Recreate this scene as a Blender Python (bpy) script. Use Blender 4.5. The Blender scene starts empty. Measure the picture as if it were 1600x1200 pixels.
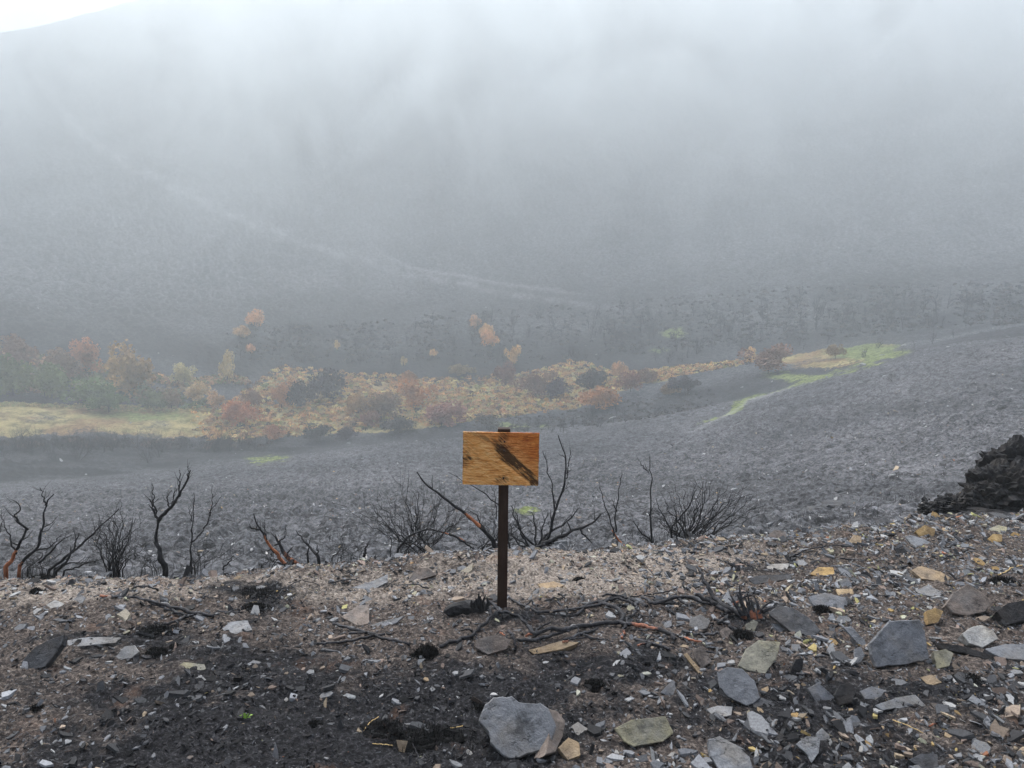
import bpy, math, random
import numpy as np
from mathutils import Vector

# ------------------------------------------------------------------ camera, world, sun, exposure
S = bpy.context.scene
CAMZ, PITCH, F = 1.62, math.radians(6.0), 1250.0      # focal length in photo pixels (1600 wide)
cam = bpy.data.cameras.new('camera')
cam.lens = 36 * F / 1600; cam.sensor_width = 36; cam.clip_start = 0.05; cam.clip_end = 6000
co = bpy.data.objects.new('camera', cam); S.collection.objects.link(co)
co.location = (0, 0, CAMZ); co.rotation_euler = (math.pi/2 - PITCH, 0, 0)
S.camera = co

SUN_EL, SUN_AZ = math.radians(54), math.radians(-30)  # azimuth from +Y, negative is left
W = bpy.data.worlds.new("World"); S.world = W; W.use_nodes = True
wn = W.node_tree; wn.nodes.clear()
sky = wn.nodes.new('ShaderNodeTexSky'); sky.sky_type = 'NISHITA'; sky.sun_disc = False
sky.sun_elevation = SUN_EL; sky.sun_rotation = SUN_AZ
sky.dust_density = 3.0; sky.air_density = 1.0; sky.ozone_density = 1.0
hs = wn.nodes.new('ShaderNodeHueSaturation'); hs.inputs['Saturation'].default_value = 0.5
bg = wn.nodes.new('ShaderNodeBackground'); bg.inputs['Strength'].default_value = 0.14
wo = wn.nodes.new('ShaderNodeOutputWorld')
wn.links.new(sky.outputs[0], hs.inputs['Color']); wn.links.new(hs.outputs[0], bg.inputs[0]); wn.links.new(bg.outputs[0], wo.inputs[0])

sl = bpy.data.lights.new('sun', 'SUN'); sl.energy = 1.5; sl.angle = math.radians(12); sl.color = (1.0, 0.97, 0.92)
so = bpy.data.objects.new('sun', sl); S.collection.objects.link(so)
sd = Vector((math.sin(SUN_AZ)*math.cos(SUN_EL), math.cos(SUN_AZ)*math.cos(SUN_EL), math.sin(SUN_EL)))
so.rotation_euler = sd.to_track_quat('Z', 'Y').to_euler(); so.location = sd*50

S.view_settings.view_transform = 'Standard'; S.view_settings.look = 'None'
S.view_settings.exposure = 1.53; S.view_settings.gamma = 1.0; S.view_settings.use_curve_mapping = False
cy = S.cycles
cy.use_denoising = True
cy.volume_bounces = 2; cy.max_bounces = 6; cy.diffuse_bounces = 3; cy.glossy_bounces = 2
HAZE_DENSITY = 0.0025
SMOKE_DENSITY = 0.0145
cy.volume_step_rate = 1.0; cy.volume_max_steps = 128

# ------------------------------------------------------------------ maths helpers
rng = np.random.default_rng(7)
RND = random.Random(11)

def _hash(ix, iy, seed):
    h = (ix.astype(np.int64)*374761393 + iy.astype(np.int64)*668265263 + seed*1274126177) & 0xffffffff
    h = ((h ^ (h >> 13))*1274126177) & 0xffffffff
    h = h ^ (h >> 16)
    return (h & 0xffffff)/float(0xffffff)

def vnoise(x, y, seed=0):
    x = np.asarray(x, float); y = np.asarray(y, float)
    ix = np.floor(x); iy = np.floor(y); fx = x-ix; fy = y-iy
    def g(dx, dy):
        a = _hash(ix+dx, iy+dy, seed)*2*math.pi
        return np.cos(a)*(fx-dx) + np.sin(a)*(fy-dy)
    u = fx*fx*fx*(fx*(fx*6-15)+10); v = fy*fy*fy*(fy*(fy*6-15)+10)
    a = g(0,0)*(1-u)+g(1,0)*u; b = g(0,1)*(1-u)+g(1,1)*u
    return (a*(1-v)+b*v)*1.5

def fbm(x, y, oct=4, seed=0, gain=0.5):
    s = 0; a = 1; t = 0
    for k in range(oct):
        s = s + a*vnoise(x*2**k+k*17.3, y*2**k-k*9.1, seed+k); t += a; a *= gain
    return s/t

def cell(x, y, seed=0):
    """distance to nearest jittered point, roughly 0..1"""
    x = np.asarray(x, float); y = np.asarray(y, float)
    ix = np.floor(x); iy = np.floor(y); best = np.full(x.shape, 9.0)
    for dx in (-1, 0, 1):
        for dy in (-1, 0, 1):
            px = ix+dx+_hash(ix+dx, iy+dy, seed); py = iy+dy+_hash(ix+dx, iy+dy, seed+5)
            best = np.minimum(best, (px-x)**2+(py-y)**2)
    return np.sqrt(best)

def sstep(a, b, x):
    t = np.clip((np.asarray(x, float)-a)/(b-a), 0, 1); return t*t*(3-2*t)

cp, sp = math.cos(PITCH), math.sin(PITCH)
def ray(px, py):
    u = (np.asarray(px, float)-800)/F; v = (600-np.asarray(py, float))/F
    return u, cp+sp*v, -sp+cp*v
def project(x, y, z):
    zc = np.asarray(z, float)-CAMZ
    d = y*cp - zc*sp; up = y*sp + zc*cp
    d = np.maximum(d, 1e-3)
    return 800+F*x/d, 600-F*up/d
def at_depth(px, py, Y):                       # point seen at a pixel, Y metres in front
    a, b, c = ray(px, py); t = Y/b
    return np.array([a*t, Y+0*t, CAMZ+c*t])

# ------------------------------------------------------------------ terrain
COLS = np.array([0,200,400,600,800,1000,1200,1400,1600], float)
FEAT = [
 (15,  [930,920,910,895,885,870,860,840,825]),
 (24,  [865,855,845,835,825,812,802,790,775]),
 (40,  [818,806,792,778,772,758,742,722,702]),
 (60,  [785,768,748,737,726,704,675,640,618]),
 (85,  [765,748,722,700,688,664,622,562,524]),
 (98,  [760,744,719,697,684,662,617,557,519]),
 (115, [695,695,692,688,668,640,594,552,514]),
 (130, [645,645,642,635,622,600,575,545,506]),
 (150, [590,590,585,585,580,570,548,522,490]),
 (190, [455,455,452,450,445,440,430,420,412]),
 (265, [215,205,200,200,200,200,200,200,200]),
 (360, [52, -6,-60,-80,-90,-90,-90,-90,-90]),
]
def col_az(px):
    a, b, c = ray(px, 560.0); return np.arctan2(a, b)
AZC = col_az(COLS)
NA, NR = 161, 500
AZT = np.linspace(-0.75, 0.75, NA); LR = np.linspace(math.log(8), math.log(900), NR)
Rf = [9.0]; Zf = [np.full(len(COLS), -1.9)]
for r, pys in FEAT:
    pys = np.array(pys, float); a, b, c = ray(COLS, pys)
    Rf.append(r); Zf.append(CAMZ + r*c/np.hypot(a, b))
zr = Zf[-1]
Rf += [400, 470, 900]; Zf += [zr-8, zr-50, zr-140]
Zf = np.array(Zf)
ZT = np.zeros((NA, NR))
tmp = np.array([np.interp(AZT, AZC, Zf[k]) for k in range(len(Rf))])
for i in range(NA):
    ZT[i] = np.interp(np.exp(LR), Rf, tmp[:, i])
def blur(A, n, ax):
    k = np.hanning(n+2)[1:-1]; k /= k.sum(); p = n//2
    pad = [(0,0),(0,0)]; pad[ax] = (p, p)
    B = np.pad(A, pad, mode='edge')
    return np.apply_along_axis(lambda m: np.convolve(m, k, 'valid'), ax, B)
ZT = blur(blur(ZT, 21, 1), 17, 0)

def table_z(x, y):
    r = np.hypot(x, y); az = np.arctan2(x, np.maximum(y, 1e-6))
    az = np.clip(az, AZT[0], AZT[-1]-1e-6)
    fi = (az-AZT[0])/(AZT[1]-AZT[0]); fj = np.clip((np.log(np.maximum(r, 8))-LR[0])/(LR[1]-LR[0]), 0, NR-1.001)
    i = np.clip(fi.astype(int), 0, NA-2); j = fj.astype(int); a = fi-i; b = fj-j
    return (ZT[i,j]*(1-a)*(1-b)+ZT[i+1,j]*a*(1-b)+ZT[i,j+1]*(1-a)*b+ZT[i+1,j+1]*a*b)

EPX = np.array([-400,0,150,350,450,560,700,850,1000,1100,1200,1300,1450,1600,2000.])
EPY = np.array([905,900,895,893,878,868,862,852,845,837,830,817,803,797,790.])
_a, _b, _c = ray(EPX, EPY); EX = _a*(-CAMZ/_c); EY = _b*(-CAMZ/_c)
def edge_y(x): return np.interp(x, EX, EY)

def near_z(x, y):
    d = y - (edge_y(x) + 0.12*fbm(x*1.3, x*0+3, 3, 40))
    drop = -0.55*0.12*np.log1p(np.exp(np.clip(d/0.12, -40, 40)))
    z = drop + 0.05*fbm(x*0.9, y*0.9, 3, 3)*sstep(7.5, 4, y)
    z = z + 0.05*np.exp(-((d+0.35)/0.3)**2)*(0.5+fbm(x*2, y*2, 2, 8))     # low rim of thrown up rubble
    z = z - 0.03*np.exp(-((x+0.3)**2+(y-2.9)**2)/0.15)                   # burnt hollow
    back = np.maximum(0, -1.5-y); z = z + 0.45*back
    return z

def base_z(x, y):
    x = np.asarray(x, float); y = np.asarray(y, float)
    r = np.hypot(x, y)
    w = sstep(8.0, 11.5, r)*sstep(0.0, 3.0, y)
    side = sstep(3.0, 0.0, y)*sstep(9, 60, r)
    return near_z(x, y)*(1-w) + table_z(x, y)*w + side*r*0.03

def tuft_relief(x, y):
    """hummocks of burnt heather and stony steps on the open slopes"""
    r = np.hypot(x, y)
    wx = x+0.5*fbm(x*0.5, y*0.5, 2, 60); wy = y+0.5*fbm(x*0.5+9, y*0.5, 2, 61)
    c1 = np.clip(1-cell(wx*1.25+0.35*wy, wy*1.35, 20)*1.5, 0, 1)
    c2 = np.clip(1-cell(wx*3.2, wy*2.8, 24)*1.5, 0, 1)
    m = np.clip(0.55+0.9*fbm(x*0.06, y*0.06, 3, 26), 0.1, 1.3)
    z = (0.38*c1 + 0.12*c2)*m*sstep(9, 20, r)
    z = z + 0.18*fbm(x*2.0, y*2.0, 3, 30)*sstep(8, 14, r)
    z = z + 0.9*fbm(x*0.045, y*0.045, 3, 33)*sstep(20, 60, r)*sstep(600, 300, r)
    far = sstep(135, 190, r)
    z = z + far*(0.35*np.clip(1-cell(wx*0.42, wy*0.42, 44)*1.4, 0, 1) + 1.6*fbm(x*0.02, y*0.02, 3, 47) + 0.25*fbm(x*0.6, y*0.6, 2, 49))
    return z

def full_z(x, y): return base_z(x, y)+tuft_relief(np.asarray(x, float), np.asarray(y, float))

def hit(px, py, r0=9.0, r1=430.0, n=3000):
    """first point of the far terrain seen at a pixel"""
    a, b, c = ray(px, py); h = math.hypot(a, b)
    r = np.exp(np.linspace(math.log(r0), math.log(r1), n)); x = a/h*r; y = b/h*r
    z = CAMZ + c/h*r; g = base_z(x, y)+0.9*fbm(x*0.045, y*0.045, 3, 33)*sstep(20, 60, r)
    k = np.argmax(z <= g)
    if z[k] > g[k]: k = n-1
    return float(x[k]), float(y[k]), float(full_z(x[k:k+1], y[k:k+1])[0])

def detail_z(x, y):
    """fine relief of the rubble shelf"""
    s = sstep(9.0, 7.5, y)
    z = 0.022*fbm(x*6, y*6, 3, 70) + 0.013*fbm(x*22, y*22, 3, 73)
    c = np.clip(1-cell(x*9, y*9, 78)*1.3, 0, 1); z = z + 0.010*c*(0.4+fbm(x*3, y*3, 2, 79))
    c = np.clip(1-cell(x*26, y*26, 80)*1.3, 0, 1); z = z + 0.011*c
    return z*s
def ground_z(x, y):
    x = np.asarray(x, float); y = np.asarray(y, float)
    return near_z(x, y)+detail_z(x, y)
def on_shelf(px, py):
    """shelf point seen at a pixel"""
    a, b, c = ray(px, py); z = 0.0
    for _ in range(4):
        t = (z-CAMZ)/c; x, y = a*t, b*t; z = float(near_z(np.array([x]), np.array([y]))[0]) if y < float(edge_y(x))+0.1 else 0.0
    return np.array([float(x), float(y), z])

# ------------------------------------------------------------------ mesh / object helpers
def mesh(name, V, Fc, mat=None, smooth=False, attrs=None):
    me = bpy.data.meshes.new(name)
    V = np.asarray(V, np.float32)
    if isinstance(Fc, np.ndarray) and Fc.ndim == 2:
        n, k = Fc.shape
        me.vertices.add(len(V)); me.vertices.foreach_set('co', V.ravel())
        me.loops.add(n*k); me.loops.foreach_set('vertex_index', Fc.astype(np.int32).ravel())
        me.polygons.add(n); me.polygons.foreach_set('loop_start', np.arange(0, n*k, k, dtype=np.int32))
        me.update(calc_edges=True)
    else:
        me.from_pydata([tuple(map(float, v)) for v in V], [], [tuple(map(int, f)) for f in Fc])
    me.polygons.foreach_set('use_smooth', np.full(len(me.polygons), bool(smooth)))
    for k, (typ, data) in (attrs or {}).items():
        at = me.attributes.new(k, typ, 'POINT')
        at.data.foreach_set('color' if typ == 'FLOAT_COLOR' else 'value', np.asarray(data, np.float32).ravel())
    if mat: me.materials.append(mat)
    me.validate(); me.update()
    return me

def link(name, me, parent=None, loc=None):
    o = bpy.data.objects.new(name, me); S.collection.objects.link(o)
    if loc is not None: o.location = loc
    if parent: o.parent = parent
    return o
def tag(o, label=None, cat=None, group=None, kind=None):
    if label: o['label'] = label
    if cat: o['category'] = cat
    if group: o['group'] = group
    if kind: o['kind'] = kind
    return o
def empty(name, loc, label, cat, group=None):
    o = bpy.data.objects.new(name, None); S.collection.objects.link(o); o.location = loc
    o.empty_display_size = 0.1
    return tag(o, label, cat, group)

def tube(pts, rad, sides=5, lump=0.0):
    pts = np.asarray(pts, float); n = len(pts); rad = np.asarray(rad, float)
    T = np.gradient(pts, axis=0); T /= np.linalg.norm(T, axis=1)[:, None]+1e-9
    up = np.array([0.3, 0.2, 1.0]) if abs(T[0][2]) < 0.8 else np.array([1.0, 0.2, 0.1])
    V = []
    A = np.cross(T, up); A /= np.linalg.norm(A, axis=1)[:, None]+1e-9; B = np.cross(T, A)
    an = np.arange(sides)/sides*2*math.pi
    R = rad[:, None]*(1+lump*rng.normal(size=(n, sides)))
    P = pts[:, None, :] + R[..., None]*(A[:, None, :]*np.cos(an)[None, :, None] + B[:, None, :]*np.sin(an)[None, :, None])
    V = P.reshape(-1, 3); Q = []
    i = np.arange(n-1)[:, None]*sides; j = np.arange(sides)[None, :]; j2 = (j+1) % sides
    Q = np.stack([i+j, i+j2, i+sides+j2, i+sides+j], -1).reshape(-1, 4)
    V = np.vstack([V, pts[:1], pts[-1:]]); c0, c1 = n*sides, n*sides+1
    jj = np.arange(sides)
    E0 = np.stack([np.full(sides, c0), (jj+1) % sides, jj, jj], -1)[:, :3]
    E1 = np.stack([np.full(sides, c1), (n-1)*sides+jj, (n-1)*sides+(jj+1) % sides], -1)
    return V, Q, np.vstack([E0, E1])

class MB:
    def __init__(s): s.V = []; s.F = []; s.n = 0; s.A = []
    def add(s, V, Fs, a=0.0):
        s.V.append(np.asarray(V, float))
        for f in Fs: s.F.append(tuple(int(i)+s.n for i in f))
        s.A.append(np.full(len(V), a) if np.isscalar(a) else np.asarray(a, float)); s.n += len(V)
    def tube(s, pts, rad, sides=5, a=0.0, lump=0.0):
        V, Q, T = tube(pts, rad, sides, lump)
        if not np.isscalar(a):
            a = np.concatenate([np.repeat(np.asarray(a), sides), [a[0], a[-1]]])
        s.add(V, list(Q)+list(T), a)
    def box(s, c, d, a=0.0):
        c = np.asarray(c, float); d = np.asarray(d, float)/2
        V = [c+d*np.array(q) for q in [(-1,-1,-1),(1,-1,-1),(1,1,-1),(-1,1,-1),(-1,-1,1),(1,-1,1),(1,1,1),(-1,1,1)]]
        s.add(V, [(0,3,2,1),(4,5,6,7),(0,1,5,4),(1,2,6,5),(2,3,7,6),(3,0,4,7)], a)
    def mesh(s, name, mat, smooth=False):
        return mesh(name, np.vstack(s.V), s.F, mat, smooth, {'bare': ('FLOAT', np.concatenate(s.A))})

def resample(pts, n):
    pts = np.asarray(pts, float)
    d = np.r_[0, np.cumsum(np.linalg.norm(np.diff(pts, axis=0), axis=1))]; t = np.linspace(0, d[-1], n)
    # smooth Catmull like interpolation through a dense linear path
    P = np.stack([np.interp(t, d, pts[:, k]) for k in range(3)], -1)
    if n > 4:
        Q = P.copy(); Q[1:-1] = (P[:-2]+2*P[1:-1]+P[2:])/4; P = Q
    return P

# ------------------------------------------------------------------ materials
def newmat(name, rough=0.9):
    m = bpy.data.materials.new(name); m.use_nodes = True; nt = m.node_tree
    b = nt.nodes['Principled BSDF']; b.inputs['Roughness'].default_value = rough
    b.inputs['Specular IOR Level'].default_value = 0.18
    return m, nt, b
def N(nt, t, **kw):
    n = nt.nodes.new(t)
    for k, v in kw.items():
        if k in n.inputs: n.inputs[k].default_value = v
        else: setattr(n, k, v)
    return n
def ramp(nt, fac, stops):
    r = nt.nodes.new('ShaderNodeValToRGB'); e = r.color_ramp.elements
    while len(e) < len(stops): e.new(0.5)
    for el, (p, c) in zip(e, stops):
        el.position = p; el.color = (*c, 1) if len(c) == 3 else c
    nt.links.new(fac, r.inputs[0]); return r.outputs[0]
def mix(nt, fac, a, b, mode='MIX'):
    m = nt.nodes.new('ShaderNodeMix'); m.data_type = 'RGBA'; m.blend_type = mode
    for k, v in ((0, fac), (6, a), (7, b)):
        if isinstance(v, (int, float)): m.inputs[k].default_value = v
        elif isinstance(v, tuple): m.inputs[k].default_value = (*v, 1)
        else: nt.links.new(v, m.inputs[k])
    return m.outputs[2]
def noise(nt, scale, detail=4, rough=0.55, vec=None, dist=0.0):
    n = N(nt, 'ShaderNodeTexNoise', Scale=scale, Detail=detail, Roughness=rough, Distortion=dist)
    if vec is not None: nt.links.new(vec, n.inputs['Vector'])
    return n.outputs[0]
def math_(nt, op, a, b=None, clamp=False):
    m = nt.nodes.new('ShaderNodeMath'); m.operation = op; m.use_clamp = clamp
    for k, v in ((0, a), (1, b)):
        if v is None: continue
        if isinstance(v, (int, float)): m.inputs[k].default_value = v
        else: nt.links.new(v, m.inputs[k])
    return m.outputs[0]
def attr(nt, name, kind='Fac'):
    a = nt.nodes.new('ShaderNodeAttribute'); a.attribute_name = name; return a.outputs[kind]
def coord(nt, which='Object', scale=None):
    c = nt.nodes.new('ShaderNodeTexCoord').outputs[which]
    if scale:
        mp = nt.nodes.new('ShaderNodeMapping'); mp.inputs['Scale'].default_value = scale
        nt.links.new(c, mp.inputs[0]); return mp.outputs[0]
    return c
def bump(nt, b, h, strength=0.5, dist=0.01):
    n = N(nt, 'ShaderNodeBump', Strength=strength, Distance=dist)
    nt.links.new(h, n.inputs['Height']); nt.links.new(n.outputs[0], b.inputs['Normal'])

# foreground soil : attributes tan (pale soil), char (burnt)
M_ground, nt, b = newmat('burnt_soil', 0.95)
v = coord(nt, 'Object')
n1 = noise(nt, 9, 6, 0.65, v); n2 = noise(nt, 60, 5, 0.7, v); n3 = noise(nt, 210, 3, 0.6, v)
grey = ramp(nt, n2, [(0.34, (0.012,0.010,0.010)), (0.5, (0.062,0.050,0.044)), (0.6, (0.14,0.115,0.10)), (0.72, (0.30,0.255,0.22))])
tan = ramp(nt, n2, [(0.32, (0.045,0.038,0.033)), (0.5, (0.21,0.178,0.152)), (0.68, (0.43,0.375,0.325))])
char = ramp(nt, n2, [(0.38, (0.003,0.003,0.004)), (0.52, (0.011,0.011,0.013)), (0.62, (0.035,0.035,0.040)), (0.72, (0.14,0.135,0.13))])
f1 = ramp(nt, math_(nt, 'ADD', attr(nt, 'tan'), math_(nt, 'MULTIPLY', math_(nt, 'SUBTRACT', n1, 0.5), 1.1)), [(0.35, (0,0,0)), (0.65, (1,1,1))])
f2 = ramp(nt, math_(nt, 'ADD', attr(nt, 'char'), math_(nt, 'MULTIPLY', math_(nt, 'SUBTRACT', noise(nt, 4, 8, 0.75, v), 0.5), 2.4)), [(0.30, (0,0,0)), (0.74, (1,1,1))])
c = mix(nt, f1, grey, tan); c = mix(nt, f2, c, char)
rust = ramp(nt, noise(nt, 3.3, 5, 0.6, v), [(0.60, (0,0,0)), (0.72, (1,1,1))])
c = mix(nt, math_(nt, 'MULTIPLY', rust, 0.45), c, (0.15,0.085,0.055))
c = mix(nt, 1.0, c, ramp(nt, n3, [(0.3, (0.6,0.6,0.6)), (0.7, (1.35,1.35,1.35))]), 'MULTIPLY')
nt.links.new(c, b.inputs['Base Color']); bump(nt, b, math_(nt, 'ADD', n2, n3), 0.9, 0.008)

# open burnt slope : attributes grass, green, dark, pale
M_slope, nt, b = newmat('burnt_hillside', 0.95)
v = coord(nt, 'Object')
n1 = noise(nt, 1.6, 8, 0.72, v); n2 = noise(nt, 8, 4, 0.7, v); n0 = noise(nt, 0.07, 5, 0.6, v)
base = ramp(nt, math_(nt, 'ADD', math_(nt, 'MULTIPLY', n1, 0.5), math_(nt, 'MULTIPLY', n2, 0.5)),
            [(0.42, (0.018,0.018,0.020)), (0.48, (0.075,0.077,0.084)), (0.54, (0.145,0.149,0.162)), (0.66, (0.27,0.275,0.295))])
base = mix(nt, 0.8, base, ramp(nt, n0, [(0.3, (0.6,0.6,0.61)), (0.7, (1.25,1.2,1.17))]), 'MULTIPLY')
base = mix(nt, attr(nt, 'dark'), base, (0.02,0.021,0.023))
g = ramp(nt, noise(nt, 0.5, 6, 0.7, v), [(0.34, (0.10,0.085,0.04)), (0.44, (0.24,0.20,0.085)), (0.54, (0.42,0.34,0.15)), (0.66, (0.54,0.45,0.22))])
g = mix(nt, ramp(nt, noise(nt, 0.11, 5, 0.65, v), [(0.46, (0,0,0)), (0.58, (0.8,0.8,0.8))]), g, ramp(nt, n1, [(0.35, (0.09,0.05,0.03)), (0.6, (0.34,0.19,0.09))]))
base = mix(nt, ramp(nt, math_(nt, 'ADD', attr(nt, 'grass'), math_(nt, 'MULTIPLY', math_(nt, 'SUBTRACT', n1, 0.5), 0.9)), [(0.35, (0,0,0)), (0.6, (1,1,1))]), base, g)
gg = ramp(nt, noise(nt, 1.2, 5, 0.7, v), [(0.34, (0.07,0.08,0.03)), (0.52, (0.19,0.23,0.075)), (0.68, (0.34,0.36,0.14))])
base = mix(nt, ramp(nt, math_(nt, 'ADD', attr(nt, 'green'), math_(nt, 'MULTIPLY', math_(nt, 'SUBTRACT', n1, 0.5), 0.7)), [(0.4, (0,0,0)), (0.65, (1,1,1))]), base, gg)
base = mix(nt, math_(nt, 'MULTIPLY', attr(nt, 'pale'), ramp(nt, n1, [(0.3, (0.3,0.3,0.3)), (0.6, (1,1,1))])), base, (0.42,0.41,0.42))
nt.links.new(base, b.inputs['Base Color']); bump(nt, b, math_(nt, 'ADD', n1, n2), 0.8, 0.25)

def stone_mat(name, dark, mid, light, stain=None, stain_amt=0.5, rough=0.75):
    m, nt, b = newmat(name, rough)
    v = coord(nt, 'Object'); oi = nt.nodes.new('ShaderNodeObjectInfo')
    va = nt.nodes.new('ShaderNodeVectorMath'); va.operation = 'ADD'
    sc = nt.nodes.new('ShaderNodeVectorMath'); sc.operation = 'SCALE'; sc.inputs['Scale'].default_value = 37.0
    cmb = nt.nodes.new('ShaderNodeCombineXYZ')
    for k in range(3): nt.links.new(oi.outputs['Random'], cmb.inputs[k])
    nt.links.new(cmb.outputs[0], sc.inputs[0]); nt.links.new(v, va.inputs[0]); nt.links.new(sc.outputs[0], va.inputs[1]); v = va.outputs[0]
    mp = nt.nodes.new('ShaderNodeMapping'); mp.inputs['Scale'].default_value = (1,1,9); nt.links.new(v, mp.inputs[0])
    a = noise(nt, 14, 8, 0.65, v, 0.6); s = noise(nt, 30, 4, 0.6, mp.outputs[0]); fine = noise(nt, 160, 4, 0.7, v)
    c = ramp(nt, a, [(0.25, dark), (0.5, mid), (0.75, light)])
    c = mix(nt, 0.35, c, ramp(nt, s, [(0.35, dark), (0.65, light)]))
    if stain:
        c = mix(nt, math_(nt, 'MULTIPLY', ramp(nt, noise(nt, 6, 5, 0.6, v), [(0.47, (0,0,0)), (0.62, (1,1,1))]), stain_amt), c, stain)
    c = mix(nt, 0.7, c, ramp(nt, fine, [(0.3, (0.7,0.7,0.7)), (0.7, (1.25,1.25,1.25))]), 'MULTIPLY')
    c = mix(nt, math_(nt, 'MULTIPLY', ramp(nt, noise(nt, 11, 6, 0.7, v), [(0.55, (0,0,0)), (0.66, (1,1,1))]), 0.55), c, (0.02,0.02,0.022))
    c = mix(nt, 1.0, c, ramp(nt, oi.outputs['Random'], [(0, (0.72,0.72,0.74)), (1, (1.2,1.18,1.15))]), 'MULTIPLY')
    mc = nt.nodes.new('ShaderNodeMapping'); mc.inputs['Scale'].default_value = (1, 2.6, 1); mc.inputs['Rotation'].default_value = (0, 0, 0.5); nt.links.new(v, mc.inputs[0])
    ck = math_(nt, 'ABSOLUTE', math_(nt, 'SUBTRACT', noise(nt, 5, 5, 0.6, mc.outputs[0]), 0.5)); crack = ramp(nt, ck, [(0.0, (1,1,1)), (0.012, (0,0,0))])
    crack = math_(nt, 'MULTIPLY', crack, ramp(nt, noise(nt, 9, 2, 0.5, v), [(0.5, (0,0,0)), (0.56, (1,1,1))]))
    c = mix(nt, math_(nt, 'MULTIPLY', crack, 0.85), c, (0.012,0.012,0.013))
    nt.links.new(c, b.inputs['Base Color'])
    bump(nt, b, math_(nt, 'ADD', math_(nt, 'MULTIPLY', a, 1.5), math_(nt, 'ADD', s, math_(nt, 'MULTIPLY', fine, 0.4))), 0.55, 0.012)
    return m
SM = {
 'grey':  stone_mat('grey_slate', (0.095,0.10,0.108), (0.165,0.174,0.19), (0.24,0.25,0.27), (0.19,0.165,0.13), 0.4, 0.6),
 'pale':  stone_mat('pale_stone', (0.16,0.16,0.16), (0.29,0.29,0.29), (0.42,0.42,0.41), (0.33,0.27,0.19), 0.3),
 'green': stone_mat('olive_slate', (0.10,0.10,0.085), (0.19,0.185,0.155), (0.30,0.285,0.23), (0.32,0.29,0.17), 0.6),
 'tan':   stone_mat('tan_stone', (0.17,0.12,0.075), (0.32,0.235,0.14), (0.47,0.36,0.23), (0.20,0.17,0.15), 0.4),
 'ochre': stone_mat('ochre_stone', (0.17,0.105,0.04), (0.34,0.22,0.085), (0.50,0.37,0.19), (0.14,0.10,0.07), 0.4),
 'dark':  stone_mat('dark_slate', (0.02,0.021,0.024), (0.045,0.047,0.053), (0.10,0.105,0.115), (0.07,0.06,0.052), 0.4, 0.6),
 'brown': stone_mat('brown_stone', (0.07,0.058,0.052), (0.145,0.12,0.105), (0.24,0.20,0.175), (0.14,0.145,0.15), 0.4),
 'black': stone_mat('charred_rock', (0.004,0.004,0.005), (0.013,0.013,0.014), (0.05,0.05,0.054), (0.05,0.042,0.036), 0.5, 0.8),
}
# chips: colour carried per chip
M_chip, nt, b = newmat('stone_chips', 0.8)
v = coord(nt, 'Object')
c = mix(nt, 1.0, attr(nt, 'tint', 'Color'), ramp(nt, noise(nt, 120, 4, 0.7, v), [(0.3, (0.65,0.65,0.65)), (0.7, (1.3,1.3,1.3))]), 'MULTIPLY')
nt.links.new(c, b.inputs['Base Color']); bump(nt, b, noise(nt, 150, 4, 0.7, v), 0.5, 0.004)

# charred wood with bare orange patches
M_wood, nt, b = newmat('charred_wood', 0.7)
v = coord(nt, 'Object'); a = noise(nt, 25, 6, 0.7, v); a2 = noise(nt, 140, 3, 0.6, v)
c = ramp(nt, a, [(0.3, (0.006,0.006,0.007)), (0.55, (0.016,0.016,0.018)), (0.72, (0.045,0.045,0.05))])
br = ramp(nt, a, [(0.3, (0.16,0.05,0.022)), (0.55, (0.36,0.13,0.06)), (0.75, (0.5,0.25,0.13))])
c = mix(nt, ramp(nt, math_(nt, 'ADD', attr(nt, 'bare'), math_(nt, 'MULTIPLY', math_(nt, 'SUBTRACT', a, 0.5), 1.0)), [(0.42, (0,0,0)), (0.55, (1,1,1))]), c, br)
nt.links.new(c, b.inputs['Base Color']); bump(nt, b, math_(nt, 'ADD', a, a2), 0.7, 0.006)

M_rootwood, nt, b = newmat('grey_charred_root', 0.6)
v = coord(nt, 'Object'); a = noise(nt, 18, 6, 0.7, v); a2 = noise(nt, 120, 3, 0.6, v)
c = ramp(nt, a, [(0.3, (0.007,0.007,0.008)), (0.52, (0.022,0.022,0.026)), (0.72, (0.085,0.086,0.095))])
c = mix(nt, ramp(nt, math_(nt, 'ADD', attr(nt, 'bare'), math_(nt, 'MULTIPLY', math_(nt, 'SUBTRACT', a, 0.5), 0.8)), [(0.42, (0,0,0)), (0.6, (1,1,1))]), c,
        ramp(nt, a, [(0.3, (0.10,0.045,0.03)), (0.6, (0.30,0.115,0.065)), (0.8, (0.45,0.22,0.13))]))
nt.links.new(c, b.inputs['Base Color']); bump(nt, b, math_(nt, 'ADD', a, a2), 0.7, 0.006)

def flat(name, col, rough=0.9, var=0.3, scale=30):
    m, nt, b = newmat(name, rough)
    n = noise(nt, scale, 5, 0.6, coord(nt, 'Object'))
    lo = tuple(x*(1-var) for x in col); hi = tuple(x*(1+var) for x in col)
    nt.links.new(ramp(nt, n, [(0.3, lo), (0.7, hi)]), b.inputs['Base Color'])
    bump(nt, b, n, 0.3, 0.004)
    return m
M_soot = flat('soot', (0.006,0.006,0.0065), 1.0, 0.5)
M_fibre = flat('burnt_fibre', (0.035,0.035,0.04), 0.7, 0.9, 40)
M_straw = flat('straw', (0.42,0.30,0.14), 0.8)
M_sprout = flat('sprout', (0.22,0.36,0.07), 0.6)
M_far_twig = flat('burnt_twig', (0.022,0.022,0.024), 0.9)

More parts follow.
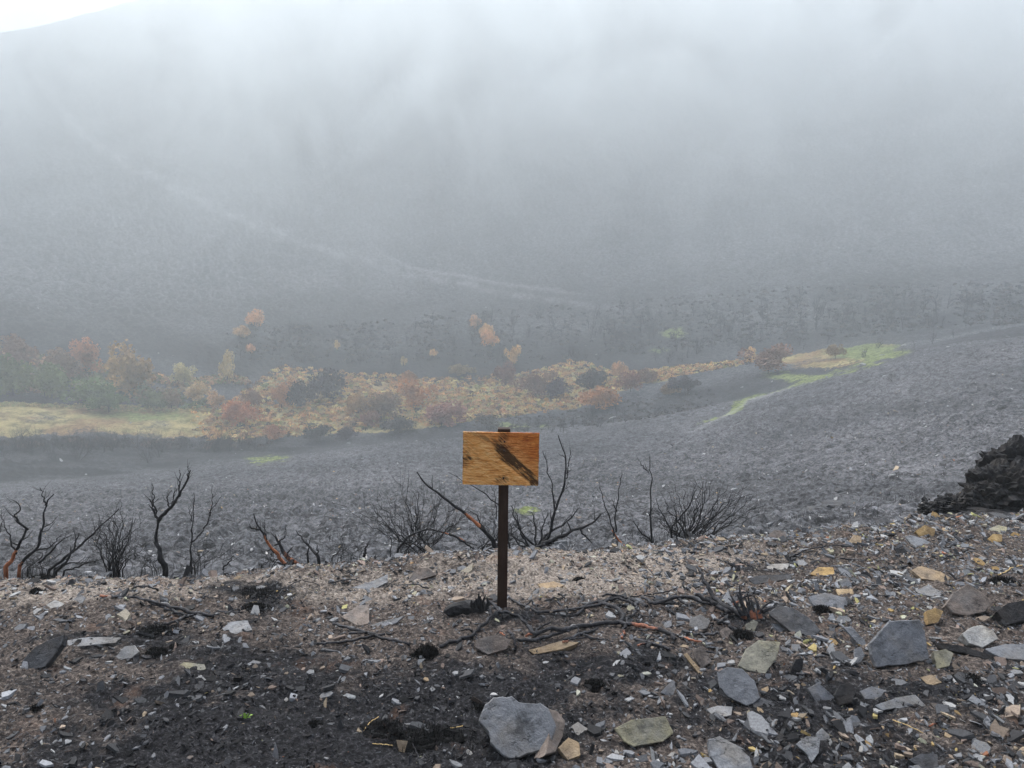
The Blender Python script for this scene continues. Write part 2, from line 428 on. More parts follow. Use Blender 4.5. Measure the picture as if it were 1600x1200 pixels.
def foliage(name):
    m, nt, b = newmat(name, 0.9)
    oi = nt.nodes.new('ShaderNodeObjectInfo')
    n = noise(nt, 1.3, 5, 0.7, coord(nt, 'Object'))
    c = mix(nt, 1.0, oi.outputs['Color'], ramp(nt, n, [(0.3, (0.5,0.48,0.46)), (0.7, (1.5,1.5,1.5))]), 'MULTIPLY')
    nt.links.new(c, b.inputs['Base Color']); return m
M_leaf = foliage('leaf_clumps')

# ------------------------------------------------------------------ the sheets of ground
def bump2(px, py, cx, cy, sx, sy): return np.exp(-((px-cx)/sx)**2-((py-cy)/sy)**2)

def shelf_masks(x, y):
    px, py = project(x, y, 0.0*x)
    e = np.interp(px, EPX, EPY)
    tan = 0.6*bump2(px, py, 520, 922, 420, 36) + 0.6*bump2(px, py, 60, 930, 190, 38) + 0.75*bump2(px, py, 950, 885, 230, 42) \
        + 0.3*bump2(px, py, 1350, 860, 330, 35) + 0.35*bump2(px, py, 1450, 1170, 230, 70) + 0.3*bump2(px, py, 1300, 960, 200, 60)
    n = fbm(x*1.2, y*1.8, 4, 90)
    line = np.interp(px, [0,200,400,560,700,850,1000,1150,1600], [1035,1015,990,1000,1000,1000,1010,1010,1030])
    char = 0.8*sstep(-60, 90, py-line)*sstep(1000, 720, px)*(1-0.3*bump2(px, py, 120, 1130, 230, 90)) + 0.45*sstep(-10, 60, py-line)*sstep(700, 1000, px)
    for cx, cy_, sx, sy, a in [(395,935,75,22,0.9),(250,985,40,14,0.8),(120,1005,80,12,0.7),(640,1150,170,60,1.3),(1000,1030,110,26,0.85),
                               (820,950,60,16,0.4),(900,970,200,18,0.45),(1160,980,60,22,0.7),(1330,1100,80,25,0.5),(1500,1090,80,50,0.5),(1530,960,70,22,0.5),
                               (700,955,45,14,0.4),(1180,890,60,14,0.4),(1250,1140,120,60,0.3)]:
        char = char + a*bump2(px, py, cx, cy_, sx, sy)
    char = char + 0.55*n + 0.25*fbm(x*5, y*5, 3, 91)
    char = np.where(py < e, 0.45, char); tan = np.where(py < e, 0.1, tan)
    return np.clip(tan, 0, 1), np.clip(char, 0, 1.2)

def axis(segs):
    out = []
    for a, b_, s in segs: out.append(np.arange(a, b_, s))
    return np.concatenate(out+[[segs[-1][1]]])
gx = axis([(-7,-4.2,0.05), (-4.2,4.2,0.0125), (4.2,7,0.05)]); gy = axis([(-3,2.2,0.05), (2.2,6.6,0.0125), (6.6,9.5,0.05)])
X, Y = np.meshgrid(gx, gy); xr, yr = X.ravel(), Y.ravel()
Z = ground_z(xr, yr)
# follow the outer terrain where the sheet runs down the bank
r_ = np.hypot(xr, yr); Z = np.where(r_ > 8.0, base_z(xr, yr)+detail_z(xr, yr), Z)
border = np.maximum(sstep(6.7, 7.0, np.abs(xr)), np.maximum(sstep(9.2, 9.5, yr), sstep(-2.7, -3.0, yr))); Z = Z-0.25*border
nx, ny = len(gx), len(gy)
I = (np.arange(ny-1)[:, None]*nx + np.arange(nx-1)[None, :]).ravel()
Q = np.stack([I, I+1, I+nx+1, I+nx], -1)
tm, cm = shelf_masks(xr, yr)
tag(link('ground', mesh('ground', np.stack([xr, yr, Z], -1), Q, M_ground, True, {'tan': ('FLOAT', tm), 'char': ('FLOAT', cm)})),
    'rubble shelf of pale soil and soot the signpost stands on', kind='structure')

# polar sheet: slope below, valley floor and far mountainside
fine = np.linspace(-0.66, 0.66, 760)
az = np.concatenate([np.linspace(-math.pi, -0.70, 70), fine, np.linspace(0.70, math.pi, 70)])
rr = np.concatenate([np.linspace(0.5, 7, 14), np.exp(np.linspace(math.log(7.4), math.log(16), 60)),
                     np.exp(np.linspace(math.log(16.2), math.log(120), 500)), np.linspace(120.4, 200, 190), np.linspace(200.8, 370, 170), np.linspace(374, 900, 24)])
A_, R_ = np.meshgrid(az, rr); xr = (np.sin(A_)*R_).ravel(); yr = (np.cos(A_)*R_).ravel()
Z = full_z(xr, yr)
inner = (np.abs(xr) < 6.85) & (yr < 9.3) & (yr > -2.85); Z = np.where(inner, Z-0.35, Z)
px, py = project(xr, yr, base_z(xr, yr)); rad = np.hypot(xr, yr); front = yr > 5
py_ = np.where(front, py, 3000)
# grass band, its upper and lower lines in the photograph
lo = np.interp(px, [-400,0,120,350,440,560,700,800,900,1000,1080,1180,1290,1400,1500,1600], [690,686,684,692,690,680,668,655,640,605,588,575,582,556,532,522])
hi = np.interp(px, [-400,0,120,350,440,560,700,800,900,960,1080,1180,1290,1400,1500,1600], [600,625,628,640,575,590,600,590,570,590,578,568,545,540,518,514])
far = sstep(95, 112, rad)
pyt = py_; edge_n = 9*fbm(xr*0.16, yr*0.16, 3, 170)+4*fbm(xr*0.6, yr*0.6, 2, 171); py_ = py_+edge_n
grass = far*sstep(hi-6, hi+8, py_)*sstep(lo+3, lo-6, py_)*sstep(1425, 1370, px)*(1-0.6*sstep(1080, 1130, px)*sstep(1230, 1180, px))
patch = fbm(xr*0.09, yr*0.09, 3, 120)
grass = grass*np.clip(0.78+0.8*patch, 0, 1)
green = 0.65*bump2(px, py_, 220, 650, 150, 14)*far + 1.0*bump2(px, py_, 1350, 553, 75, 13) + 0.75*bump2(px, py_, 1235, 590, 60, 7) + 0.55*bump2(px, py_, 1150, 632, 10, 12) \
      + 1.5*bump2(px, py_, 418, 718, 34, 8)*sstep(50, 60, rad)*np.clip(0.9+1.3*fbm(xr*0.45, yr*0.45, 3, 160), 0, 1.4) + 0.9*bump2(px, py_, 825, 803, 26, 6) + 0.8*bump2(px, py_, 1052, 520, 28, 10) + 0.6*bump2(px, py_, 1030, 545, 30, 7) \
      + 0.8*bump2(px, py_, 815, 668, 60, 5) + 0.55*bump2(px, py_, 80, 580, 140, 30)*far + 0.25*bump2(px, py_, 1490, 522, 25, 3)
stream = np.interp(px, [700,760,1000,1080,1150,1170,1280,1400,1600], [690,688,682,668,636,622,592,556,516])
green = green + 0.75*np.exp(-((py_-stream)/3.5)**2)*sstep(1040, 1120, px)*sstep(1440, 1390, px)
py_ = pyt
pale = 0.5*np.exp(-((py_-stream-3)/2.2)**2)*sstep(1040, 1110, px)*sstep(1300, 1180, px)
path = np.interp(px, [40,60,110,150,200,300,400,500,600,700,830,950,1100], [90,130,190,230,265,310,350,390,418,440,466,480,490])
pw = np.interp(px, [60,600,1100], [11,6,3]); path = path+6*fbm(px*0.02, py_*0, 3, 142)
pale = pale + 0.34*np.exp(-((py_-path)/pw)**2)*(0.8+1.6*fbm(xr*0.25, yr*0.25, 3, 141))*sstep(30, 60, px)*sstep(1150, 800, px)*sstep(140, 165, rad)
path2 = np.interp(px, [560,640,760,900], [395,425,447,470]); pale = pale + 0.4*np.exp(-((py_-path2+8)/3.0)**2)*sstep(560,620,px)*sstep(950, 850, px)*sstep(140,165,rad)
net = 1-np.clip(np.abs(cell(xr*0.42+0.6*fbm(xr*.2, yr*.2, 2, 5), yr*0.26, 130)-0.5)*7, 0, 1)
net2 = np.clip(1-np.abs(vnoise(xr*0.55+yr*0.2, yr*0.3, 133))*7, 0, 1)
pale = pale + 0.40*np.maximum(net*0.6, net2)*sstep(150, 190, rad)*np.clip(0.35+bump2(px, py_, 180, 400, 300, 120)+bump2(px, py_, 1400, 400, 300, 160)*0.3, 0, 1)
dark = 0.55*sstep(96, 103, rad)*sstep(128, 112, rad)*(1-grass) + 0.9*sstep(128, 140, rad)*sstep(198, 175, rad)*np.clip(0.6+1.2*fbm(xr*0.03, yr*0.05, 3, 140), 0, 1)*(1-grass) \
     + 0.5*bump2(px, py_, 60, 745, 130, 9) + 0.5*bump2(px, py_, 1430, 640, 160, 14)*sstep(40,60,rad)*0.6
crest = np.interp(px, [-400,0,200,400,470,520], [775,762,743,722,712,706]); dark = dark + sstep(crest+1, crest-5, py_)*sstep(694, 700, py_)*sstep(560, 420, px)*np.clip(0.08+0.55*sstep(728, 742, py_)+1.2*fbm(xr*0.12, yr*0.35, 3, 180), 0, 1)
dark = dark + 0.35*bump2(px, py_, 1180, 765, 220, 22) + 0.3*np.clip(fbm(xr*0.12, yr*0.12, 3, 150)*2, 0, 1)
na, nr_ = len(az), len(rr)
I = (np.arange(nr_-1)[:, None]*na + np.arange(na-1)[None, :]).ravel()
Q = np.stack([I+1, I, I+na, I+na+1], -1)
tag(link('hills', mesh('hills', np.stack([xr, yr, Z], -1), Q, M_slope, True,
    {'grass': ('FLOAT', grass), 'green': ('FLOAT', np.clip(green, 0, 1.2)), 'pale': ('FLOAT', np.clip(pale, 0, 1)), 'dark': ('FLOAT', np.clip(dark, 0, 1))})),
    'burnt grey slope falling to a valley with a mountainside rising behind', kind='structure')

# ------------------------------------------------------------------ haze box
hb = MB(); hb.box((0, 180, 68), (1400, 1300, 212))      # bottom -38 ... top 174
hm = bpy.data.materials.new('haze_air'); hm.use_nodes = True; hn = hm.node_tree; hn.nodes.clear()
pv = hn.nodes.new('ShaderNodeVolumePrincipled'); pv.inputs['Color'].default_value = (0.893,0.955,0.985,1); pv.inputs['Density'].default_value = HAZE_DENSITY
pv.inputs['Anisotropy'].default_value = 0.35
ho = hn.nodes.new('ShaderNodeOutputMaterial'); hn.links.new(pv.outputs[0], ho.inputs['Volume'])
HAZE = tag(link('haze', hb.mesh('haze', hm)), 'pale smoky fog filling the valley', kind='stuff')

# drifting smoke hanging in front of the mountainside
sb = MB(); sb.box((-60, 270, 85), (620, 260, 176))
sm_ = bpy.data.materials.new('smoke_air'); sm_.use_nodes = True; hn = sm_.node_tree; hn.nodes.clear()
v = coord(hn, 'Object', (0.024, 0.020, 0.018)); n1 = noise(hn, 1.0, 6, 0.62, v, 1.6)
sp_x = hn.nodes.new('ShaderNodeSeparateXYZ'); hn.links.new(coord(hn, 'Object'), sp_x.inputs[0])
gz = math_(hn, 'MULTIPLY', math_(hn, 'ADD', sp_x.outputs[2], 12.0), 1/95.0, True)
gl = math_(hn, 'MULTIPLY', math_(hn, 'SUBTRACT', 120.0, sp_x.outputs[0]), 1/260.0, True)
gt = math_(hn, 'MULTIPLY', gz, math_(hn, 'ADD', 0.55, math_(hn, 'MULTIPLY', gl, 0.6)))
dd = math_(hn, 'MULTIPLY', ramp(hn, n1, [(0.40, (0.03,0.03,0.03)), (0.60, (1,1,1))]), math_(hn, 'MULTIPLY', gt, SMOKE_DENSITY))
pv = hn.nodes.new('ShaderNodeVolumePrincipled'); pv.inputs['Color'].default_value = (0.893,0.955,0.985,1); pv.inputs['Anisotropy'].default_value = 0.35
hn.links.new(dd, pv.inputs['Density']); ho = hn.nodes.new('ShaderNodeOutputMaterial'); hn.links.new(pv.outputs[0], ho.inputs['Volume'])
tag(link('smoke', sb.mesh('smoke', sm_)), 'wisps of smoke drifting across the mountainside', kind='stuff')

# ------------------------------------------------------------------ sign
Y0 = on_shelf(785, 950)
SY = Y0[1]; zg = Y0[2]
pw_ = 16.5/F*(SY*cp-(-CAMZ)*sp)
sg = empty('signpost', (at_depth(784.5, 951, SY)[0], SY, zg), 'blank scorched wooden sign on a brown steel post', 'sign')
topz = at_depth(788, 669, SY)[2]
pm = MB(); H = topz-zg+0.05
w = 0.052
pm.box((-w*0.18, 0.0, H/2-0.05), (w*0.64, 0.006, H)); pm.box((w*0.32, 0.012, H/2-0.05), (w*0.36, 0.030, H)); pm.box((-w/2+0.003, 0.016, H/2-0.05), (0.006, 0.032, H))
M_post, nt, b = newmat('rusty_brown_steel', 0.55); b.inputs['Metallic'].default_value = 0.2
n = noise(nt, 22, 6, 0.7, coord(nt, 'Object', (1,1,0.35)))
nt.links.new(ramp(nt, n, [(0.3, (0.022,0.011,0.007)), (0.55, (0.038,0.020,0.013)), (0.75, (0.075,0.036,0.020))]), b.inputs['Base Color']); bump(nt, b, noise(nt, 90, 4, 0.6, coord(nt)), 0.25, 0.003)
post = link('post', pm.mesh('post', M_post), sg)
cm_ = MB(); cm_.box((0, 0.006, H-0.062), (w+0.012, 0.062, 0.022))
cap = link('cap', cm_.mesh('cap', M_post), sg)
lean = (at_depth(788, 669, SY)[0]-at_depth(784.5, 951, SY)[0]); sg.rotation_euler = (0, math.atan2(lean, H), 0)
# board
cb = at_depth(782.5, 716.5, SY-0.03); d_ = (SY-0.03)*cp-(cb[2]-CAMZ)*sp
BW = 118.5/F*d_; BH = 83/F*d_
bw = MB()
nxs, nzs = 60, 42
xs = np.linspace(-BW/2, BW/2, nxs); zs = np.linspace(-BH/2, BH/2, nzs); GX, GZ = np.meshgrid(xs, zs)
edge_j = (0.0012*vnoise(GX*90, GZ*90, 5))
gx_, gz_ = GX+edge_j*(np.abs(GX) > BW/2-1e-4), GZ+edge_j*(np.abs(GZ) > BH/2-1e-4)
rel = 0.0016*fbm(GX*12+2*GZ, GZ*170-GX*20, 3, 6) - 0.004*np.exp(-((GZ+0.78*GX+0.006)/0.010)**2)*sstep(-0.05, 0.03, GX)
fv = np.stack([gx_.ravel(), -0.009+0*GX.ravel()-rel.ravel(), gz_.ravel()], -1); bv = np.stack([gx_.ravel(), 0.009+0*GX.ravel(), gz_.ravel()], -1)
I = (np.arange(nzs-1)[:, None]*nxs+np.arange(nxs-1)[None, :]).ravel(); n_ = nxs*nzs
Ff = np.stack([I, I+1, I+nxs+1, I+nxs], -1); Fb = np.stack([I+n_, I+nxs+n_, I+nxs+1+n_, I+1+n_], -1)
loop = list(range(nxs))+[nxs*k+nxs-1 for k in range(1, nzs)]+list(range(nxs*nzs-2, nxs*(nzs-1)-1, -1))+[nxs*k for k in range(nzs-2, 0, -1)]
Fs = np.array([(loop[(k+1) % len(loop)], loop[k], loop[k]+n_, loop[(k+1) % len(loop)]+n_) for k in range(len(loop))])
M_board, nt, b = newmat('scorched_board', 0.6)
v = coord(nt, 'Object'); sx = nt.nodes.new('ShaderNodeSeparateXYZ'); nt.links.new(v, sx.inputs[0]); XX, ZZ = sx.outputs[0], sx.outputs[2]
rot = nt.nodes.new('ShaderNodeMapping'); rot.inputs['Rotation'].default_value = (0, math.radians(-7), 0); rot.inputs['Scale'].default_value = (11, 1, 90); nt.links.new(v, rot.inputs[0])
grain = noise(nt, 1.6, 6, 0.75, rot.outputs[0], 0.8)
blot = noise(nt, 9, 5, 0.6, v); fine_ = noise(nt, 55, 5, 0.7, v)
base = ramp(nt, grain, [(0.34, (0.30,0.075,0.012)), (0.45, (0.74,0.31,0.07)), (0.6, (0.92,0.57,0.24))])
red = ramp(nt, grain, [(0.34, (0.17,0.032,0.005)), (0.48, (0.52,0.13,0.018)), (0.64, (0.80,0.32,0.07))])
e1 = math_(nt, 'ADD', math_(nt, 'MULTIPLY', XX, 2.6), math_(nt, 'MULTIPLY', ZZ, 3.6))          # toward the upper right
f = math_(nt, 'ADD', e1, math_(nt, 'MULTIPLY', math_(nt, 'SUBTRACT', blot, 0.5), 1.1))
c = mix(nt, ramp(nt, f, [(0.0, (0,0,0)), (0.62, (0.95,0.95,0.95))]), base, red)
def turned(deg, sc3):
    a_ = nt.nodes.new('ShaderNodeMapping'); a_.inputs['Rotation'].default_value = (0, math.radians(deg), 0); nt.links.new(v, a_.inputs[0])
    b_ = nt.nodes.new('ShaderNodeMapping'); b_.inputs['Scale'].default_value = sc3; nt.links.new(a_.outputs[0], b_.inputs[0]); return b_.outputs[0]
dg = turned(-41, (0.16, 1, 1.7))
def spot(cx, cz, sx_, sz_):
    a = math_(nt, 'POWER', math_(nt, 'DIVIDE', math_(nt, 'SUBTRACT', XX, cx), sx_), 2.0); bb = math_(nt, 'POWER', math_(nt, 'DIVIDE', math_(nt, 'SUBTRACT', ZZ, cz), sz_), 2.0)
    return math_(nt, 'SUBTRACT', 1.0, math_(nt, 'ADD', a, bb), True)
def rotspot(cx, cz, ang, l, ww):
    ca, sa = math.cos(ang), math.sin(ang)
    dx = math_(nt, 'SUBTRACT', XX, cx); dz = math_(nt, 'SUBTRACT', ZZ, cz)
    u_ = math_(nt, 'DIVIDE', math_(nt, 'ADD', math_(nt, 'MULTIPLY', dx, ca), math_(nt, 'MULTIPLY', dz, sa)), l)
    w_ = math_(nt, 'DIVIDE', math_(nt, 'SUBTRACT', math_(nt, 'MULTIPLY', dz, ca), math_(nt, 'MULTIPLY', dx, sa)), ww)
    return math_(nt, 'SUBTRACT', 1.0, math_(nt, 'ADD', math_(nt, 'POWER', u_, 2.0), math_(nt, 'POWER', w_, 2.0)), True)
s_ = BW/118.5
spots = [(rotspot(30*s_, -13*s_, math.radians(-41), 60*s_, 10*s_), 1.15), (rotspot(8*s_, 4*s_, math.radians(-38), 24*s_, 12*s_), 0.75), (spot(4*s_, 34*s_, 11*s_, 10*s_), 0.65),
         (spot(4*s_, 16*s_, 12*s_, 9*s_), 0.7), (spot(2*s_, -33*s_, 13*s_, 9*s_), 0.6), (spot(-54*s_, 8*s_, 9*s_, 30*s_), 0.35), (spot(54*s_, -38*s_, 10*s_, 8*s_), 0.8),
         (rotspot(-5*s_, 25*s_, math.radians(-20), 60*s_, 6*s_), 0.35), (spot(-45*s_, 0*s_, 16*s_, 4*s_), 0.5)]
tot = None
for q, wgt in spots:
    q = math_(nt, 'MULTIPLY', q, wgt); tot = q if tot is None else math_(nt, 'ADD', tot, q)
edge = math_(nt, 'SUBTRACT', math_(nt, 'MAXIMUM', math_(nt, 'DIVIDE', math_(nt, 'ABSOLUTE', XX), BW/2), math_(nt, 'DIVIDE', math_(nt, 'ABSOLUTE', ZZ), BH/2)), 0.955)
tot = math_(nt, 'ADD', tot, math_(nt, 'MULTIPLY', edge, 7.0, True))
ln = ramp(nt, noise(nt, 70, 5, 0.7, dg), [(0.42, (0,0,0)), (0.58, (1,1,1))])
ragged = ramp(nt, noise(nt, 22, 6, 0.8, v), [(0.35, (0.15,0.15,0.15)), (0.65, (1,1,1))])
dk = math_(nt, 'ADD', math_(nt, 'MULTIPLY', math_(nt, 'MULTIPLY', tot, ln), 1.5), math_(nt, 'MULTIPLY', math_(nt, 'MULTIPLY', tot, ragged), 0.85))
scr = turned(-30, (7, 1, 100))
c = mix(nt, math_(nt, 'MULTIPLY', ramp(nt, noise(nt, 1.5, 5, 0.8, scr), [(0.5, (0,0,0)), (0.64, (1,1,1))]), 0.5), c, (0.30,0.10,0.025))
c = mix(nt, ramp(nt, dk, [(0.12, (0,0,0)), (0.95, (0.93,0.93,0.93))]), c, (0.03,0.014,0.006))
nt.links.new(c, b.inputs['Base Color']); bump(nt, b, math_(nt, 'ADD', grain, math_(nt, 'MULTIPLY', fine_, 0.5)), 0.6, 0.004)
bme = mesh('board', np.vstack([fv, bv]), np.vstack([Ff, Fb, Fs]), M_board, False)
board = link('board', bme); board.parent = sg
board.location = (cb[0]-sg.location[0]-lean*0.8, -0.033, cb[2]-sg.location[2]); board.rotation_euler = (0, math.radians(0.3), 0)
for (bx, bz) in ((788, 690), (787.5, 705), (787, 747)):
    q = at_depth(bx, bz, SY-0.045); m = MB()
    m.tube([(0, 0.002, 0), (0, -0.006, 0)], [0.006, 0.0055], 6)
    link('bolt', m.mesh('bolt', M_post), sg, (q[0]-sg.location[0]-lean*0.8, -0.044, q[2]-sg.location[2]))

# ------------------------------------------------------------------ stones
CLS = list(SM)
def slab_mesh(outline2d, thick, mat, name='stone', layers=4, seed=0, rough=1.0, dens=26):
    """irregular cleaved slab; outline in its own plane (z up), top at z=0"""
    r = np.random.default_rng(seed)
    P = np.asarray(outline2d, float); Pn = np.vstack([P, P[:1]])
    if np.sum(P[:, 0]*np.roll(P[:, 1], -1)-np.roll(P[:, 0], -1)*P[:, 1]) < 0: P = P[::-1]; Pn = np.vstack([P, P[:1]])
    d = np.r_[0, np.cumsum(np.linalg.norm(np.diff(Pn, axis=0), axis=1))]
    # keep the corners and add broken points between them
    t = np.sort(np.concatenate([d[:-1], (np.arange(dens)+r.uniform(-.3, .3, dens))/dens*d[-1] % d[-1]]))
    Q2 = np.stack([np.interp(t, d, Pn[:, k]) for k in range(2)], -1); n = len(Q2); c = Q2.mean(0)
    size = math.sqrt(abs(np.ptp(P[:, 0])*np.ptp(P[:, 1])))
    Q2 = Q2 + r.normal(size=Q2.shape)*size*0.0055*rough
    V = []; ring = []
    def add(R2, z):
        ring.append((len(V), n))
        for (a, b_), zz in zip(R2, np.broadcast_to(z, n)): V.append((a, b_, zz))
    th = thick; sx0 = r.uniform(0, 50)
    def topz(R2, k): return size*0.018*rough*(fbm(R2[:, 0]/size*2.2+sx0, R2[:, 1]/size*2.2, 3, 9) - 0.25*np.maximum(0, np.floor(vnoise(R2[:, 0]/size*1.7+sx0, R2[:, 1]/size*1.7, 4)*3))/1.0)
    for s in (0.12, 0.26, 0.4, 0.54, 0.67, 0.79, 0.89, 0.96):
        R2 = c+(Q2-c)*s; add(R2, topz(R2, 0))
    add(c+(Q2-c)*0.995, topz(Q2, 0)-0.04*th)
    for L in range(1, layers+1):
        f_ = L/layers; off = 1+r.uniform(-0.035, 0.03)*rough
        jit = 1+r.normal(size=(n, 1))*0.012*rough
        under = 1-0.10*f_*f_
        add(c+(Q2-c)*off*under*jit, -th*f_*(1-0.0)+r.normal(size=n)*th*0.05)
        if L < layers: add(c+(Q2-c)*(off-0.025*rough)*under*jit, -th*(f_+0.06))
    Fc = []
    V.append((c[0], c[1], float(topz(np.array([c]), 0)[0]))); ct = len(V)-1
    for k in range(n): Fc.append((ct, ring[0][0]+k, ring[0][0]+(k+1) % n))
    for (a, _), (b_, _) in zip(ring[:-1], ring[1:]):
        for k in range(n): Fc.append((a+k, b_+k, b_+(k+1) % n, a+(k+1) % n))
    l = ring[-1][0]; Fc.append(tuple(l+k for k in range(n-1, -1, -1)))
    return mesh(name, V, Fc, mat)

from mathutils import Matrix
def hero(outl, cls, label, tilt=35, thick=0.04, side=0.0, lift=0.0, name='slate_slab', sink=0.01, cat='stone', rough=1.0):
    """slab whose visible top follows a traced outline, lying on the shelf and tipped towards the camera by tilt degrees"""
    o = np.array(outl, float); low = o[np.argmax(o[:, 1])]; cx = o[:, 0].mean()
    g = on_shelf(cx, min(low[1], 1320)); g[2] += lift
    t = math.radians(tilt); sd_ = math.radians(side)
    nrm = Vector((math.sin(sd_), -math.sin(t)*math.cos(sd_), math.cos(t)*math.cos(sd_))).normalized()
    xa = Vector((1, 0, 0)); xa = (xa-nrm*xa.dot(nrm)).normalized(); ya = nrm.cross(xa)
    P0 = Vector(g) + nrm*(-sink + thick*0.6)
    pts = []
    for px_, py_q in o:
        a, b_, c_ = ray(px_, py_q); D = Vector((float(a), float(b_), float(c_))); C0 = Vector((0, 0, CAMZ))
        tt = (P0-C0).dot(nrm)/D.dot(nrm); q = C0+D*tt - P0; pts.append((q.dot(xa), q.dot(ya)))
    pts = np.array(pts); cc = pts.mean(0); pts = pts-cc; P0 = P0+xa*cc[0]+ya*cc[1]
    me = slab_mesh(pts, thick, SM[cls], name, 4, seed=int(cx*7+low[1]), rough=rough, dens=30)
    ob = link(name, me)
    M = Matrix((xa, ya, nrm)).transposed().to_4x4(); M.translation = P0; ob.matrix_world = M
    return tag(ob, label, cat, 'loose stones on the shelf')
HEROES = []   # (px, py, radius) so random stones keep off
def H_(outl, *a, **k):
    o = np.array(outl, float); HEROES.append((o[:, 0].mean(), o[:, 1].mean(), max(np.ptp(o[:, 0]), 1.4*np.ptp(o[:, 1]))*0.5, a[1]))
    return hero(outl, *a, **k)
H_([(748,1127),(757,1100),(770,1090),(800,1088),(812,1097),(845,1098),(857,1106),(870,1135),(862,1160),(852,1170),(828,1178),(800,1186),(785,1180),(765,1160),(763,1143)],
   'grey', 'big grey block of slate at the bottom centre, largest stone of all', tilt=50, thick=0.15, side=0, name='slate_block', sink=0.06, rough=1.2)
H_([(856,1106),(874,1112),(884,1126),(880,1150),(868,1175),(852,1180),(858,1150)], 'brown', 'flaky brown slate leaning against the right side of the big grey block', tilt=30, thick=0.06, side=45)
H_([(960,1138),(985,1125),(1040,1119),(1053,1145),(1037,1158),(990,1167),(975,1158)], 'green', 'olive-tinged flat slate right of the big grey block', tilt=45, thick=0.035)
H_([(1106,1155),(1125,1150),(1150,1163),(1172,1183),(1178,1206),(1125,1206),(1110,1180)], 'grey', 'rounded blue-grey slate cut by the bottom edge of the view', tilt=40, thick=0.06)
H_([(1121,1050),(1135,1042),(1160,1045),(1180,1065),(1188,1090),(1180,1098),(1168,1103),(1135,1087),(1124,1072)], 'grey', 'fan-shaped grey slate just below the lichen-stained slab', tilt=48, thick=0.035)
H_([(1153,1040),(1165,1015),(1185,1000),(1220,1003),(1213,1030),(1195,1053),(1170,1048)], 'green', 'slab stained yellow-green with lichen below the splintered stump', tilt=45, thick=0.03)
H_([(1360,1005),(1390,970),(1437,968),(1445,985),(1453,1030),(1420,1038),(1370,1042),(1362,1022)], 'grey', 'large clean grey slab standing tipped on the right of the rubble', tilt=58, thick=0.07, name='slate_block')
H_([(1200,958),(1215,945),(1240,950),(1265,965),(1283,985),(1270,995),(1240,990)], 'dark', 'wide dark slate right of the splintered stump', tilt=38, thick=0.03)
H_([(1262,932),(1290,926),(1322,934),(1318,955),(1280,957)], 'grey', 'pale streaked slate behind the wide dark slate', tilt=25, thick=0.03)
H_([(1423,890),(1440,884),(1470,893),(1487,903),(1478,910),(1440,904)], 'tan', 'tan oval stone on the right, larger of the two tan ovals', tilt=25, thick=0.03)
H_([(1265,897),(1278,886),(1302,886),(1305,897),(1285,902)], 'ochre', 'yellow-brown oval stone above the stacked slates', tilt=25, thick=0.03)
H_([(1426,924),(1450,914),(1470,924),(1480,935),(1450,931)], 'grey', 'thin grey plate jutting out under the tan oval stone', tilt=15, thick=0.02)
H_([(1478,945),(1490,925),(1512,912),(1535,925),(1552,942),(1540,955),(1510,962),(1490,958)], 'brown', 'brown-grey boulder on the right above the clean tipped slab', tilt=45, thick=0.09, name='boulder')
H_([(1556,955),(1575,942),(1606,936),(1606,968),(1575,976)], 'black', 'charred black boulder cut by the right edge of the view', tilt=40, thick=0.08, name='boulder')
H_([(1262,1075),(1279,1067),(1305,1090),(1292,1098),(1275,1097)], 'grey', 'blue-grey slate left of the charred chunk', tilt=50, thick=0.03)
H_([(1305,1085),(1312,1070),(1328,1066),(1338,1078),(1332,1098),(1312,1102)], 'black', 'charred black chunk between two grey slates, lower right', tilt=45, thick=0.06)
H_([(1343,1080),(1362,1072),(1385,1078),(1395,1092),(1352,1092)], 'grey', 'grey slate right of the charred chunk', tilt=35, thick=0.03)
H_([(1367,1102),(1400,1090),(1430,1085),(1449,1104),(1440,1110),(1400,1106),(1378,1110)], 'grey', 'boomerang-shaped slate below the clean tipped slab', tilt=40, thick=0.03)
H_([(1243,1163),(1260,1150),(1282,1152),(1280,1175),(1268,1192),(1258,1175)], 'grey', 'bluish heart-shaped slate near the bottom right', tilt=40, thick=0.02)
H_([(1275,1146),(1284,1137),(1297,1150),(1290,1168),(1281,1162)], 'grey', 'small slate tucked behind the bluish heart-shaped one', tilt=40, thick=0.02)
H_([(1420,1187),(1440,1177),(1465,1178),(1467,1197),(1440,1203)], 'dark', 'dark blocky stone at the bottom edge on the right', tilt=40, thick=0.05, name='boulder')
H_([(1512,1093),(1520,1085),(1546,1103),(1536,1107)], 'grey', 'narrow grey slate pointing down and right, lower right', tilt=35, thick=0.015)
H_([(1517,1113),(1524,1109),(1541,1122),(1533,1127)], 'pale', 'small pale block just below the narrow grey slate', tilt=35, thick=0.015)
H_([(1503,990),(1516,980),(1535,976),(1552,984),(1560,998),(1535,1012),(1514,1004)], 'pale', 'cream boulder with orange stains at the right', tilt=45, thick=0.07, name='boulder')
H_([(1538,1014),(1570,1006),(1606,1006),(1606,1032),(1565,1028)], 'grey', 'grey flaky slab below the cream boulder', tilt=30, thick=0.04)
H_([(1460,1003),(1500,1008),(1558,1026),(1550,1033),(1505,1020),(1466,1013)], 'black', 'long thin charred plank of slate right of the clean tipped slab', tilt=45, thick=0.025)
H_([(1447,955),(1462,950),(1474,955),(1466,972),(1450,976)], 'ochre', 'orange-brown stone wedged above the clean tipped slab', tilt=55, thick=0.04)
H_([(1078,966),(1095,960),(1110,970),(1105,981),(1090,986),(1078,978)], 'grey', 'grey five-sided stone below the tangle of burnt branches', tilt=40, thick=0.03)
